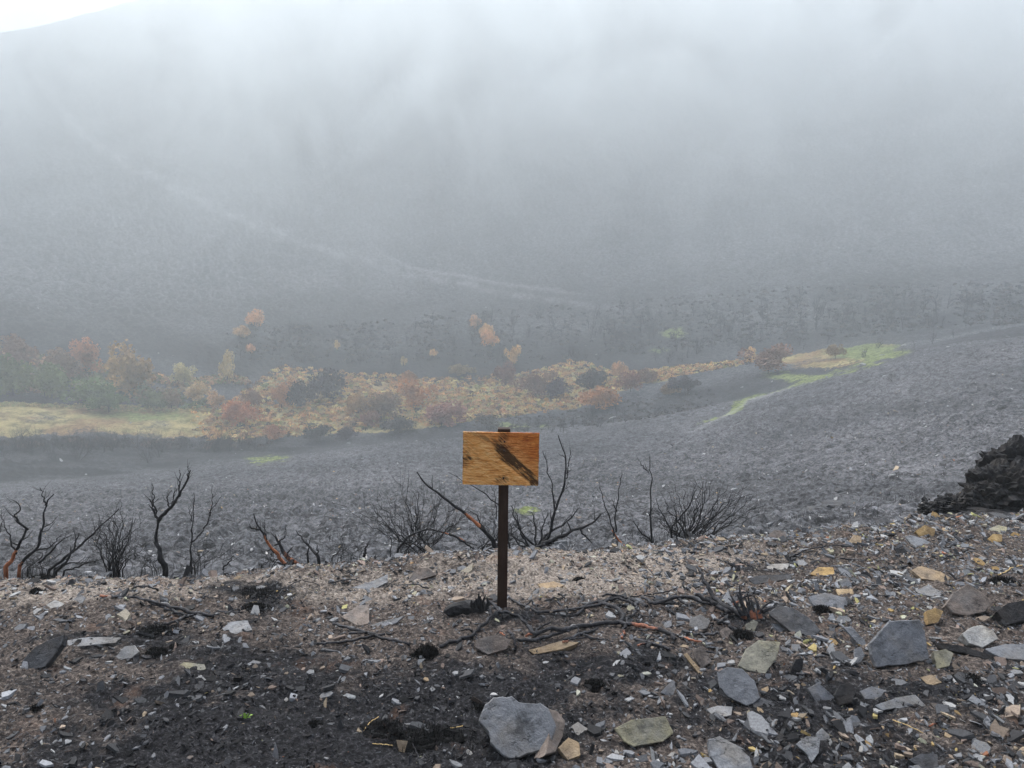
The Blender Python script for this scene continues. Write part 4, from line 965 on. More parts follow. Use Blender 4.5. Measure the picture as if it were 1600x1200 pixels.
branch([([(745,986,1),(758,975,3),(768,962,5),(764,948,6),(758,940,4)], 11, 8, []), ([(762,940,5),(774,945,6),(779,956,4),(792,957,3),(812,965,2),(828,980,1)], 11, 8, [.2,0,0,0])], 'root looping over the foot of the post', 'burnt_root', 'root')
branch([([(793,930,1),(812,944,2),(840,957,2),(872,954,2),(905,951,2),(934,946,3),(962,930,3),(986,936,2),(1012,948,1)], 7, 11, []), ([(822,947,2),(830,938,5),(838,948,2),(842,956,2)], 5, 4, [])], 'long thin root running right from the post', 'burnt_root', 'root')
branch([([(795,985,5),(803,998,5),(806,1018,1)], 9, 8, [.3,.4]), ([(825,978,3),(838,992,3),(858,980,5),(880,984,4),(906,980,3),(932,975,3),(966,972,3),(975,962,4),(962,948,5),(938,942,3)], 12, 13, []),
        ([(808,1000,2),(845,999,2),(870,990,3),(900,980,3)], 10, 9, []), ([(902,978,4),(904,992,2),(906,998,1)], 4, 3, []), ([(880,1000,2),(905,992,2),(935,982,2)], 8, 8, [])], 'thick knotted root coiling to the right of the post', 'burnt_root', 'root')
branch([([(967,972,3),(1000,978,3),(1035,984,3),(1058,999,2)], 12, 13, [0,.6,.4,.1])], 'bare reddish stick at the end of the knotted root')
branch([([(982,966,3),(976,980,2),(972,998,1)], 9, 7, [0,.3,1]), ([(982,966,3),(992,958,4),(996,948,3)], 8, 5, [])], 'short peg of root with an orange tip')
branch([([(900,962,1),(918,944,2),(940,939,3),(965,934,4),(984,940,3),(1000,950,1)], 10, 8, []), ([(948,948,2),(970,945,3),(990,948,2)], 9, 7, []), ([(942,932,4),(948,928,5),(975,932,4),(990,944,3)], 7, 8, [])], 'bundle of parallel roots in the middle of the tangle', 'burnt_root', 'root')
branch([([(1002,932,3),(1022,943,3),(1045,936,4),(1068,932,5),(1092,937,4),(1112,946,3)], 10, 12, []), ([(1020,928,3),(1045,924,4),(1058,918,6)], 5, 4, []), ([(1058,934,4),(1075,946,3),(1084,962,1)], 9, 6, [])], 'arching root left of the upright limb', 'burnt_root', 'root')
branch([([(1088,884,18),(1098,900,14),(1108,920,9),(1116,936,5),(1138,950,4),(1168,966,2)], 9, 19, [0,0,0,0,0,.6]), ([(1086,928,9),(1102,936,7),(1124,948,4),(1140,958,3)], 11, 15, []), ([(1092,896,14),(1082,890,15),(1076,891,15)], 4, 2, []), ([(1115,968,3),(1135,974,2),(1152,986,1)], 9, 10, [])], 'thick black limb rising to a point, right end of the tangle')
branch([([(992,999,1),(1020,1005,2),(1046,1014,1)], 9, 8, [])], 'short black stick below the bare reddish one')
branch([([(1082,990,2),(1103,992,2),(1126,989,2)], 8, 8, []), ([(1112,990,2),(1112,976,3)], 5, 4, [])], 'short straight grey stick below the tangle')
branch([([(1068,996,1),(1085,1001,2),(1104,1004,1),(1130,1004,1)], 6, 4, [1,.8,0,0])], 'thin stick with an orange end in the soot')
branch([([(198,934,3),(226,936,3),(268,948,3),(296,957,2),(332,961,1)], 7, 12, []), ([(225,939,2),(250,947,2),(275,957,2),(292,960,2)], 6, 8, []), ([(252,977,1),(276,970,2),(300,960,2)], 7, 9, [])], 'long grey branch lying on the pale soil, left')
branch([([(207,920,4),(216,916,6),(232,916,6),(249,923,3)], 5, 6, []), ([(211,918,5),(209,908,8)], 4, 2, [])], 'small arched twig above the long grey branch')
branch([([(1240,868,2),(1262,858,3),(1285,854,3),(1318,851,2)], 6, 4, [.25,.2,.2,.1])], 'thin brown root near the rim on the right', 'burnt_root', 'root')
branch([([(990,868,2),(1008,882,3),(1022,900,2)], 4, 3, []), ], 'hair-thin twig above the tangle')
branch([([(1165,878,4),(1180,889,3),(1192,894,2)], 4, 3, [])], 'short black twig near the pale slate')
branch([([(1140,918,2),(1150,912,2),(1162,916,2)], 4, 3, [])], 'tiny curved twig behind the splintered stump')
branch([([(430,930,1),(470,905,2),(500,915,1)], 4, 3, [])], 'wisp of root on the pale soil left of the post')
branch([([(600,920,1),(612,910,3),(622,905,2)], 4, 3, [])], 'tiny twig near the long pale slate')
branch([([(1560,898,2),(1580,888,2),(1606,880,2)], 4, 4, [])], 'thin yellow straw at the right edge', 'straw_stalk', 'stalk', M_straw)
branch([([(1395,1125,1),(1420,1134,2),(1442,1145,1)], 2.2, 1.6, [])], 'thin curved straw lower right', 'straw_stalk', 'stalk', M_straw)
branch([([(581,1162,1),(600,1163,1),(614,1165,1)], 2.4, 2, [])], 'short yellow straw left of the cream chip', 'straw_stalk', 'stalk', M_straw)
branch([([(700,1138,1),(716,1136,2),(728,1133,1)], 2.2, 2, [])], 'short straw left of the big grey block', 'straw_stalk', 'stalk', M_straw)
branch([([(568,1142,1),(578,1128,2),(592,1120,2)], 2.2, 2, [])], 'bent pale straw over the black hollow', 'straw_stalk', 'stalk', M_straw)
branch([([(640,1150,1),(646,1165,2),(655,1185,1)], 3, 2, [])], 'black twig running down from the hollow')
for k in range(30):
    if k < 15: bx_, by_ = RND.uniform(790, 1190), RND.uniform(925, 1008)
    elif k < 21: bx_, by_ = RND.uniform(60, 700), RND.uniform(905, 1010)
    else: bx_, by_ = RND.uniform(1200, 1590), RND.uniform(860, 1150)
    an_ = RND.gauss(0, .5); L_ = RND.uniform(14, 34); q_ = [(bx_+L_*t*math.cos(an_), by_+L_*t*math.sin(an_)*.6+RND.gauss(0, 3), RND.uniform(.8, 3.5)) for t in (-1, -.3, .4, 1)]
    branch([(q_, RND.uniform(3, 8), RND.uniform(2, 5), [RND.choice([0, 0, 0, .8]), 0, 0])], f"{'short' if L_ < 24 else 'long'} {'thin' if k % 2 else 'crooked'} charred twig {beside(bx_, by_, HEROES)}", 'burnt_twig', 'twig')
# splintered stump
g = on_shelf(1172, 972); st = empty('splintered_stump', tuple(g), 'splintered stump with orange bases, right of the tangle', 'stump')
for (x0, y0, x1, y1, x2, y2, r_mm, bare) in [(1176,966,1170,950,1163,930,13,1),(1188,966,1184,945,1178,930,12,1),(1170,964,1158,940,1155,915,13,.3),(1180,968,1176,950,1173,934,11,.9),(1165,962,1160,945,1150,925,12,.1),(1160,962,1150,946,1142,930,12,0),
                                     (1192,955,1205,950,1218,946,10,0),(1168,966,1172,945,1166,920,8,0),(1186,960,1192,948,1208,938,8,0)]:
    m = MB(); P = np.array([at_depth(x0, y0, g[1]), at_depth(x1, y1, g[1]+0.02), at_depth(x2, y2, g[1]+0.05)])-g; P = resample(P, 8); s = np.linspace(0, 1, 8)
    m.tube(P, r_mm/1000*(1-s**1.5*0.85), 6, bare*np.clip(1.25-2.2*s, 0, 1), 0.1); link('splinter', m.mesh('splinter', M_rootwood, False), st)

# green sprout
g = on_shelf(385, 1124); sp_ = empty('green_sprout', tuple(g), 'tiny bright green sprout in the soot, lower left', 'plant')
for (dx, dz, tw) in [(-0.024, 0.022, -1), (-0.008, 0.032, -.3), (0.014, 0.032, .4), (0.030, 0.024, 1), (0.02, 0.012, .8), (-0.012, 0.012, -.6)]:
    c0 = np.array([0, 0, 0.002]); tip = np.array([dx, -0.01, dz]); mid = (c0+tip)*0.55+np.array([0, 0, .006]); w_ = np.array([0.0035, 0.004, 0.002])
    link('leaf', mesh('leaf', [c0, mid-w_, mid+w_, tip, mid+np.array([0, 0, .001])], [(0, 1, 4), (0, 4, 2), (1, 3, 4), (4, 3, 2)], M_sprout), sp_)

# ------------------------------------------------------------------ charred outcrop at the right edge
def lump(cx, cy_, wpx, hpx, Yd, seed, sub=4):
    import bmesh
    bm = bmesh.new(); bmesh.ops.create_icosphere(bm, subdivisions=sub, radius=1.0); V = np.array([v_.co for v_ in bm.verts]); Fc = [tuple(v_.index for v_ in f_.verts) for f_ in bm.faces]; bm.free()
    n1_ = fbm(V[:, 0]*1.6+seed, V[:, 1]*1.6+V[:, 2]*2.3, 4, seed); n2_ = fbm(V[:, 0]*4+V[:, 2], V[:, 2]*7+V[:, 1]*2+seed, 3, seed+4); fl = np.floor((V[:, 2]+0.4*n1_)*5)/5
    V = V*(1+0.45*n1_+0.22*n2_)[:, None]; n3_ = fbm(V[:, 0]*7+seed, V[:, 2]*9+V[:, 1]*6, 5, seed+9, 0.65); V = V*(1+0.26*n3_)[:, None]; V[:, 2] = 0.8*V[:, 2]+0.2*fl
    c_ = at_depth(cx, cy_, Yd); s_ = Yd/F
    V = V*np.array([wpx*s_*.5, wpx*s_*.4, hpx*s_*.5]); V += c_
    return V, Fc
oc = at_depth(1560, 800, 6.6)
oe = empty('charred_outcrop', tuple(oc), 'craggy charred black outcrop at the right edge above the rim', 'rock outcrop')
for k, (cx, cy_, w2, h2, Yd) in enumerate([(1592,735,110,110,6.9),(1560,765,110,100,6.75),(1528,780,70,75,6.7),(1490,787,70,50,6.65),(1458,792,56,36,6.6),(1620,790,130,80,6.6),(1540,802,150,34,6.5),(1640,760,120,150,7.0),(1720,770,190,170,7.0),(1850,785,200,150,7.1)]):
    V, Fc = lump(cx+6, cy_+8, w2*1.0, h2*1.0, Yd+.0, 60+k*7, 5); link('rock', mesh('rock', V-oc, Fc, SM['black']), oe)
OL = [(1430,800),(1440,776),(1462,768),(1492,762),(1512,758),(1514,732),(1536,714),(1562,709),(1570,692),(1602,684),(1700,676),(1830,690),(1960,740),(2010,790)]
ox, oy = zip(*OL)
for k in range(150):
    px_ = RND.uniform(1436, 1640) if k < 90 else RND.uniform(1620, 2000); top_ = float(np.interp(px_, ox, oy)); q_ = RND.random()**(1.6); py_q = top_+6+q_*(802-top_); dep = 7.0-0.42*q_+0.1*RND.random()
    o = link('rock', RND.choice(VAR['black']), oe); p = at_depth(px_, py_q, dep); s_r = (0.03+RND.expovariate(1/0.032))*(0.6+0.5*float(sstep(1440, 1540, px_)))
    o.location = p-oc; s_r = min(s_r, 0.2); o.scale = (s_r*RND.uniform(.7, 1.5), s_r, s_r*RND.uniform(1.5, 3.2)); o.rotation_euler = (RND.gauss(0.5, .45), RND.gauss(0, .4), RND.uniform(0, 6.28))
for k, (cx, cy_, w2, h2, lb) in enumerate([(1325,800,74,22,'low dark mound just beyond the rim, right of the burnt bush'),(1275,806,44,12,'flat dark mound beside the low one beyond the rim'),(1316,772,22,10,'small dark rock standing out on the slope beyond the rim'),(1172,779,12,9,'tiny dark rock on the slope above the burnt bush')]):
    hx_, hy_, hz_ = hit(cx, cy_); V, Fc = lump(800, 600, w2, h2, hy_, 160+k*7, 3); V -= at_depth(800, 600, hy_); V[:, 2] = np.maximum(V[:, 2], -0.2)
    tag(link('dark_rock', mesh('dark_rock', V, Fc, SM['dark']), None, (hx_, hy_, hz_)), lb, 'rock')

# ------------------------------------------------------------------ burnt shrubs along the rim
def px_path(pts, Yd, wob, r):
    P = np.array([at_depth(a, b_, Yd+dy) for (a, b_), dy in zip([p[:2] for p in pts], np.cumsum(r.normal(0, wob, len(pts))))])
    return P
def twiggy(m, P, R, r, density, L, bare=None, sides=5):
    n = len(P); m.tube(P, R, sides, bare if bare is not None else 0.0, 0.08)
    for _ in range(density):
        k = r.integers(max(1, n//4), n-1); d = P[min(k+1, n-1)]-P[k]; d /= np.linalg.norm(d)+1e-9
        q = d+r.normal(0, 0.55, 3)+np.array([0, 0, .25]); q /= np.linalg.norm(q); l = L*r.uniform(.4, 1.2)
        a = P[k]; mid = a+q*l*.5+r.normal(0, l*.06, 3); e = a+q*l+np.array([0, 0, l*.15]); rr_ = max(R[k]*0.5, 0.0012)
        m.tube([a, mid, e], [rr_, rr_*.75, rr_*.35], 4)
def traced(name, label, stems, Yd, r0s, twigs=4, L=0.10, seed=0, bares=None, cat='burnt shrub'):
    r = np.random.default_rng(seed+500); first = stems[0][0]; b0 = at_depth(first[0], first[1], Yd)
    root = empty(name, tuple(b0), label, cat, 'burnt shrubs along the rim')
    for i, st_ in enumerate(stems):
        P = px_path(st_, Yd+(r.normal(0, .04) if i else 0), 0.03, r); n = max(7, 5*len(st_)); P = resample(P, n); s = np.linspace(0, 1, n)
        if len(st_[0]) > 2 or True:
            P += np.stack([fbm(s*6, s*0+i*3.3+k*5+seed, 2, 400+k) for k in range(3)], -1)*0.018*np.array([1,1,.6])
        if i == 0 or st_[0][1] > first[1]-12: P[0, 2] -= 0.08     # foot into the soil
        R = r0s[i % len(r0s)]/1000*(1-0.72*s)*(1+0.2*fbm(s*7, s*0+i, 2, 410)); bare = None
        if bares and i in bares: bare = np.interp(s, np.linspace(0, 1, len(bares[i])), bares[i])
        m = MB(); twiggy(m, P-b0, np.maximum(R, .0012), r, twigs, L, bare, 6); link('stem', m.mesh('stem', M_wood, True), root)
def bush(name, label, bx, by, x0, x1, ytop, Yd, n, r0=5, seed=0, twigs=7, spread_base=12, ymin=None):
    r = np.random.default_rng(seed+900); b0 = at_depth(bx, by, Yd); root = empty(name, tuple(b0), label, 'burnt shrub', 'burnt shrubs along the rim')
    for i in range(n):
        f_ = (i+.5)/n+r.uniform(-.02, .02); tx = x0+(x1-x0)*f_; hgt = (by-ytop)*(0.35+0.65*math.sin(math.pi*min(max(f_, .05), .95))**.6)*r.uniform(.55, 1.03)
        sx_ = bx+(tx-bx)*0.12+r.uniform(-spread_base, spread_base)
        pts = [(sx_, by+r.uniform(-3, 4)), (bx+(tx-bx)*.38+r.uniform(-6, 6), by-hgt*.35), (bx+(tx-bx)*.72+r.uniform(-6, 6), by-hgt*.68), (tx+r.uniform(-4, 4), by-hgt)]
        P = px_path(pts, Yd, 0.09, r); P = resample(P, 15); s = np.linspace(0, 1, 15); P += np.stack([fbm(s*7, s*0+i*3.3+k*5, 3, 430+k) for k in range(3)], -1)*0.055*(s[:, None]**.6)
        P[0, 2] -= 0.1; R = r0/1000*r.uniform(.6, 1.2)*(1-.75*s)
        m = MB(); twiggy(m, P-b0, np.maximum(R, .0011), r, twigs+3, (by-ytop)/F*Yd*.27, None, 5); link('stem', m.mesh('stem', M_wood, True), root)
traced('burnt_shrub', 'tall forked burnt shrub at the left edge with an orange base', [[(8,892),(20,870),(38,835),(42,826),(24,812)],[(42,828),(22,805),(33,796),(22,783)],[(28,886),(58,855),(68,820),(72,783),(84,772)],[(72,790),(63,762)],[(55,860),(78,856),(96,835)],[(24,866),(14,840),(6,815),(2,805)],[(-14,890),(-6,850),(4,815)]], 5.1, [14,8,12,6,7,6,8], 5, .10, 1, {0: [1,.9,0,0,0], 2: [.7,0,0,0]})
traced('burnt_shrub', 'burnt limbs leaning right behind the black charred lump', [[(72,893),(98,875),(128,850),(160,820),(186,795)],[(84,895),(105,878),(118,852),(124,832)],[(82,890),(110,880),(150,878)],[(60,880),(80,862),(98,842),(112,836)],[(95,893),(125,885),(160,872)]], 5.0, [10,11,8,8,7], 5, .08, 2)
bush('burnt_shrub', 'thin many-stemmed burnt bush left of the tall forked tree', 178, 896, 136, 232, 782, 5.05, 22, 5, 3, 6, 9)
traced('burnt_tree', 'small crooked burnt tree, tallest on the left of the rim', [[(259,892),(252,872),(243,842),(247,812)],[(247,814),(262,797),(279,777),(288,760),(298,735)],[(247,814),(243,800),(236,790),(232,780)],[(264,796),(261,778),(268,765)],[(280,776),(281,742),(280,735)],[(244,802),(240,772),(237,755)],[(290,755),(295,735),(292,728)],[(268,790),(272,770),(276,765)]], 5.15, [21,14,9,6,6,6,4,5], 5, .07, 4, cat='burnt tree')
traced('burnt_sapling', 'slender burnt sapling right of the small crooked tree', [[(299,892),(298,850),(303,800),(302,770)],[(299,848),(318,830),(330,800),(345,776)],[(328,806),(332,785),(333,764)],[(300,815),(294,790)]], 5.2, [7,6,4,4], 6, .07, 5)
traced('burnt_shrub', 'leaning charred trunk with raw orange splits', [[(465,884),(445,866),(430,838)],[(447,886),(425,856),(405,826),(397,803)],[(405,828),(388,823)],[(415,838),(413,814)],[(430,852),(446,838),(448,820)]], 5.35, [22,13,8,5,6], 4, .07, 6, {1: [.2,1,.9,0,0], 0: [.5,.4,0]})
traced('burnt_stump', 'forked charred stub between the leaning trunk and the big bush', [[(500,872),(488,860),(475,845),(462,829)],[(482,876),(482,845)],[(495,870),(495,851)]], 5.45, [12,9,7], 2, .05, 7)
traced('burnt_stump', 'short black stub left of the wide burnt bush', [[(568,872),(571,860),(574,849)]], 5.5, [13], 1, .04, 8)
traced('burnt_twig', 'bare twig curling up from the pale soil, left', [[(340,898),(352,885),(366,868)],[(318,896),(320,885),(328,878)]], 4.9, [8,6], 1, .04, 9)
bush('burnt_bush', 'wide bush of thin burnt stems left of the sign', 652, 866, 552, 744, 740, 5.6, 30, 4.5, 10, 7, 34)
traced('burnt_shrub', 'heavy charred limb leaning left behind the sign', [[(775,856),(757,828),(737,811),(700,782),(668,760),(652,738)],[(757,828),(744,805),(735,798)]], 5.55, [17,7], 4, .08, 11, {0: [0,0,.9,0,0,0,0]})
traced('burnt_shrub', 'low arched charred limb with an orange scar, left of the post', [[(618,862),(640,836),(668,826),(700,834),(745,852)],[(700,834),(716,842),(748,862),(765,858)]], 5.5, [9,10], 4, .07, 12, {0: [0,0,0,.9,0]})
traced('burnt_shrub', 'thin twigs showing behind the lower edge of the board', [[(790,800),(776,786),(744,762),(700,738)],[(776,795),(772,770),(768,760)],[(795,860),(792,820),(790,790)]], 5.75, [6,4,8], 3, .07, 13)
traced('burnt_shrub', 'tall sinuous burnt stems right of the sign', [[(840,856),(860,834),(866,800),(882,760),(885,715),(872,680)],[(884,748),(890,722),(892,704)],[(864,812),(867,780),(862,755),(848,704)],[(828,858),(815,835),(806,800)],[(830,856),(800,838),(796,815)],[(880,770),(888,755)]], 5.6, [12,5,7,8,7,4], 6, .08, 14)
traced('burnt_shrub', 'low spreading burnt limbs right of the post', [[(836,856),(870,840),(905,826),(925,818),(938,803)],[(905,826),(915,838),(926,850)],[(840,854),(852,838),(868,828),(898,805),(900,795)],[(832,858),(858,848),(888,836)],[(838,856),(818,838),(805,812),(798,790)],[(835,854),(838,830),(830,800)],[(830,858),(812,852),(795,832)],[(842,855),(848,825),(856,800)]], 5.55, [18,8,11,15,9,8,9,8], 6, .09, 15)
traced('burnt_shrub', 'two crossing burnt stems with a raw orange base', [[(978,857),(965,842),(956,828)],[(960,838),(948,800),(937,754)],[(961,832),(963,785),(973,735)],[(964,800),(956,780)]], 5.7, [11,6,6,4], 5, .08, 16, {0: [1,1,.8]})
traced('burnt_sapling', 'single upright burnt sapling left of the round bush', [[(1018,850),(1016,800),(1018,765),(1015,714)],[(1014,738),(998,720)],[(1024,852),(1002,832),(988,814)],[(1026,850),(1010,842),(998,840)]], 5.85, [8,4,8,6], 6, .07, 17)
bush('burnt_bush', 'round bush of fine burnt stems on the rim right of centre', 1078, 848, 1012, 1200, 744, 5.95, 34, 5.5, 18, 6, 26)
traced('burnt_shrub', 'curving limb rising through the left of the round bush', [[(1046,850),(1052,820),(1075,795),(1088,765)],[(1050,830),(1032,800),(1026,780)]], 5.9, [9,6], 5, .08, 19)
bush('burnt_shrub', 'faint thin bush between the crooked tree and leaning trunk', 310, 884, 270, 400, 835, 5.6, 12, 3, 20, 5, 30)
bush('burnt_shrub', 'faint low twigs right of the forked charred stub', 540, 872, 500, 590, 815, 6.0, 12, 3, 21, 6, 30)
bush('burnt_shrub', 'low burnt twigs at the far left edge', 60, 888, 0, 130, 840, 5.4, 12, 3, 22, 5, 40)
bush('burnt_shrub', 'small burnt twigs behind the bare twig on the left', 230, 890, 195, 260, 850, 5.3, 8, 3, 23, 4, 20)
bush('burnt_shrub', 'low burnt twigs filling behind the post', 765, 862, 735, 860, 790, 5.9, 16, 4, 24, 6, 30)
bush('burnt_shrub', 'low burnt twigs between the leaning trunk and the stub', 430, 884, 385, 470, 850, 5.5, 9, 3, 25, 5, 30)

# ------------------------------------------------------------------ valley vegetation
def leaf_crown(seed, n=2600, squash=0.8, clumps=26, leaf=0.15):
    r = np.random.default_rng(seed); c_ = r.normal(0, 1, (clumps, 3)); c_ /= np.linalg.norm(c_, axis=1)[:, None]; c_ *= r.uniform(.1, .9, (clumps, 1)); c_[:, 2] = c_[:, 2]*squash
    rad_ = r.uniform(.12, .40, clumps); k = r.choice(clumps, n, p=rad_**2/np.sum(rad_**2)); d = r.normal(0, 1, (n, 3)); d /= np.linalg.norm(d, axis=1)[:, None]
    P = c_[k]+d*rad_[k][:, None]*r.uniform(.55, 1.08, (n, 1)); P[:, 2] += 0.75
    a = r.normal(0, 1, (n, 3)); a /= np.linalg.norm(a, axis=1)[:, None]; b_ = np.cross(a, r.normal(0, 1, (n, 3))); b_ /= np.linalg.norm(b_, axis=1)[:, None]; s = leaf*r.uniform(.35, .9, (n, 1))*.5
    V = np.stack([P-a*s, P+b_*s, P+a*s, P-b_*s], 1).reshape(-1, 3); Q = np.arange(n*4).reshape(-1, 4)
    return mesh('crown', V, Q, M_leaf)
def bare_tree_mesh(seed, levels=3, spread=0.55, multi=1):
    r = np.random.default_rng(seed); m = MB()
    def grow(p, d, l, rad_, lev):
        n = 4; P = [p]; q = d
        for _ in range(n): q = q+r.normal(0, .13, 3)+np.array([0, 0, .05]); q /= np.linalg.norm(q); P.append(P[-1]+q*l/n)
        m.tube(P, np.linspace(rad_, rad_*.55, n+1), 3 if lev < levels else 4)
        if lev > 0:
            for _ in range(r.integers(3, 6)):
                k = r.integers(1, n+1); a = P[k]; e = q+r.normal(0, spread, 3); e /= np.linalg.norm(e); grow(a, e, l*r.uniform(.5, .75), rad_*.5, lev-1)
    for _ in range(multi): grow(np.array([r.normal(0, .05), r.normal(0, .05), -.05]), np.array([r.normal(0, .3*(multi > 1)+.04), r.normal(0, .3*(multi > 1)+.04), 1.]), 0.5, .020/(multi**.4), levels)
    return m.mesh('bare_branches', M_far_twig)
CROWN = [leaf_crown(k) for k in range(5)]; BARE = [bare_tree_mesh(k) for k in range(4)]+[bare_tree_mesh(20+k, 2, .5, 5) for k in range(3)]
tm_ = MB(); tm_.tube([(0,0,-.1),(0.02,0,.4),(0,0.02,.8)], [.035,.028,.014], 5)
for k in range(5): tm_.tube([(0,0,.3+.08*k),(0.2*math.cos(k*2.2),.2*math.sin(k*2.2),.6+.08*k)], [.018,.008], 4)
TRUNK = tm_.mesh('trunk', M_far_twig)
COL = {'tan': (0.70,0.42,0.19), 'rust': (0.46,0.22,0.095), 'brown': (0.28,0.165,0.095), 'green': (0.14,0.165,0.06), 'dusk': (0.065,0.058,0.056), 'pale': (0.56,0.43,0.25), 'purple': (0.24,0.135,0.085)}
VT = []
def valley_tree(px_, base_py, wpx, hpx, kind, label, group='trees and bushes of the valley floor', name='valley_tree', cat='tree'):
    VT.append((px_, base_py, wpx*.5, label))
    x, y, z = hit(px_, base_py); s = math.hypot(x, y)/F
    root = empty(name, (x, y, z), label, cat, group)
    w_, h = wpx*s, hpx*s
    cr = link('crown', RND.choice(CROWN), root); cr.scale = (w_/1.9, w_/1.9, h/1.55); cr.location = (0, 0, 0.02*h); cr.rotation_euler = (0, 0, RND.uniform(0, 6.28)); cr.color = (*[q*RND.uniform(.85, 1.15) for q in COL[kind]], 1)
    tr = link('trunk', TRUNK, root); tr.scale = (h*.5, h*.5, h*.8)
for a in [
 (210,622,84,76,'rust','large rounded rust-red tree on the left, biggest crown of the valley'), (134,590,52,50,'rust','tall orange-brown tree left of the large rust tree'), (398,512,38,28,'tan','tan treetop highest on the burnt hillside, left'),
 (377,528,28,20,'tan','smaller tan crown just below the highest tan one'), (392,553,16,16,'tan','little tan tuft under the two tan crowns'), (355,600,30,52,'tan','narrow upright tan tree above the rusty thicket'),
 (288,606,40,34,'pale','pale tan crown right of the large rust tree'), (305,630,46,30,'pale','low buff bush at the right foot of the pale tan crown'), (268,640,36,26,'brown','brown bush on the top edge of the meadow'),
 (340,640,34,26,'tan','buff bush left of the rusty thicket'), (393,640,30,30,'purple','dull brown bush in the rusty thicket, left'), (375,668,56,44,'rust','broad rust bush at the right end of the meadow'),
 (440,640,40,40,'rust','orange-rust bush above the right end of the meadow'), (745,515,26,22,'tan','uppermost tan crown of the leaning column, centre'), (760,530,28,24,'tan','second crown of the leaning tan column, centre'), (765,546,32,26,'tan','lowest crown of the leaning tan column, centre'),
 (802,572,26,30,'tan','tan tree down and right of the leaning tan column'), (631,573,14,14,'pale','small pale bush alone on the burnt bank, centre left'), (678,561,12,14,'tan','tiny tan bush left of the leaning tan column'), (640,600,30,22,'rust','rust bush on the upper edge of the grass, centre left'),
 (528,550,12,14,'tan','faint tan speck of bush on the burnt bank, left'), (470,640,52,46,'dusk','dark bush in the thicket, left of centre'), (510,625,66,52,'dusk','big dark thicket crown left of centre'), (560,650,44,36,'rust','rusty crown right of the big dark thicket'),
 (600,655,70,40,'purple','purplish brown thicket in the grass'), (650,640,62,44,'rust','wide rust bush in the middle of the thicket'), (690,668,90,40,'brown','long dark-brown thicket above the sign board'), (620,678,60,30,'dusk','dark bush on the lower edge of the grass'),
 (575,668,44,24,'brown','brown bush on the lower grass edge'), (500,690,52,26,'dusk','dark rounded bush by the yellow patch, left one'), (540,688,36,20,'dusk','dark rounded bush by the yellow patch, right one'),
 (790,605,44,38,'purple','purplish bush above the sign'), (836,622,56,42,'purple','purple-brown crown right above the sign board'), (870,625,44,36,'dusk','dark crown right of the purple-brown one'), (925,612,60,38,'dusk','dark thicket right of the yellow grass'),
 (935,640,72,40,'rust','red-brown bush under the dark thicket, right of centre'), (968,592,30,30,'tan','orange-tan crown, right of centre'), (985,615,46,32,'brown','brown bush below the orange-tan crown'), (1010,600,36,26,'purple','dull bush right of the orange-tan crown'),
 (1070,616,46,28,'dusk','grey-brown bush at the right end of the thicket'), (1045,620,34,24,'brown','small brown bush in the yellow grass'), (1172,570,22,24,'tan','small tan crown, furthest right'), (1200,585,76,42,'purple','wide purple-grey bush on the right'),
 (1305,562,30,22,'brown','brown bush in the green patch on the right'), (860,600,30,20,'brown','small brown bush on the yellow slope'), (720,590,40,20,'brown','low brown bush on the upper grass edge, centre'),
 (20,620,60,60,'green','dim green tree at the left edge'), (70,625,70,52,'green','green bush bank left of the rust trees'), (150,636,80,40,'green','dark green bush on the meadow edge, left'), (100,600,60,50,'brown','dull brown crown behind the green bush bank'),
 (30,575,60,46,'purple','faint brown crown in the haze at the left edge'), (170,645,50,28,'green','small green bush under the large rust tree'), (245,640,50,26,'green','greenish bush on the meadow edge below the rust tree'), (430,690,40,26,'rust','rust bush beside the white speck'),
 (760,672,50,22,'dusk','dark low bush directly left of the board top')]:
    valley_tree(*a)
def burnt_tree(px_, py_q, hpx, label, group, k=None, cat='burnt tree'):
    x, y, z = hit(px_, py_q); s = math.hypot(x, y)/F; o = link('burnt_tree', BARE[RND.randrange(len(BARE)) if k is None else k]); h = hpx*s; o.location = (x, y, z-.05*h); o.scale = (h*.95, h*.95, h); o.rotation_euler = (0, 0, RND.uniform(0, 6.28))
    tag(o, label, cat, group); return o
def lab(kind, px_, py_q): return f'{kind} {beside(px_, py_q, VT)}'
for px_, py_q, h, lb in [(83,724,36,'isolated dark burnt tree on the lower terrace, left'), (122,720,52,'fan-shaped bare tree on the lower terrace left of centre line'), (232,724,50,'tall pair of bare stems on the lower terrace'), (248,716,34,'small bare tree right of the tall pair'),
                     (50,712,22,'faint bare tree on the lower terrace near the left edge'), (5,715,26,'bare tree on the lower terrace at the left edge')]:
    burnt_tree(px_, py_q, h, lb, 'burnt trees on the lower terrace', 4)
for _ in range(62):
    px_ = RND.uniform(0, 420); burnt_tree(px_, 702+RND.uniform(-3, 7), RND.uniform(22, 40), lab('charred tree in the row', px_, 705), 'row of charred trees at the foot of the meadow')
for _ in range(30):
    px_ = RND.uniform(760, 1060); burnt_tree(px_, float(np.interp(px_, [760, 900, 1060], [682, 668, 640]))+RND.uniform(-6, 8), RND.uniform(14, 30), lab('grey sapling', px_, 660), 'bare saplings right of the sign')
for _ in range(200):
    px_ = RND.triangular(330, 1620, 1150); top_ = np.interp(px_, [300, 800, 1200, 1600], [520, 500, 480, 470]); bot = np.interp(px_, [300, 450, 700, 900, 1100, 1290, 1400, 1620], [570, 570, 588, 562, 572, 540, 530, 505])
    pq_ = RND.uniform(top_, bot); hh_ = RND.uniform(16, 36); burnt_tree(px_, pq_, hh_, lab('tall dim bare tree' if hh_ > 29 else 'dim bare tree' if hh_ > 22 else 'stunted dim bare tree', px_, pq_), 'burnt wood at the foot of the mountainside')
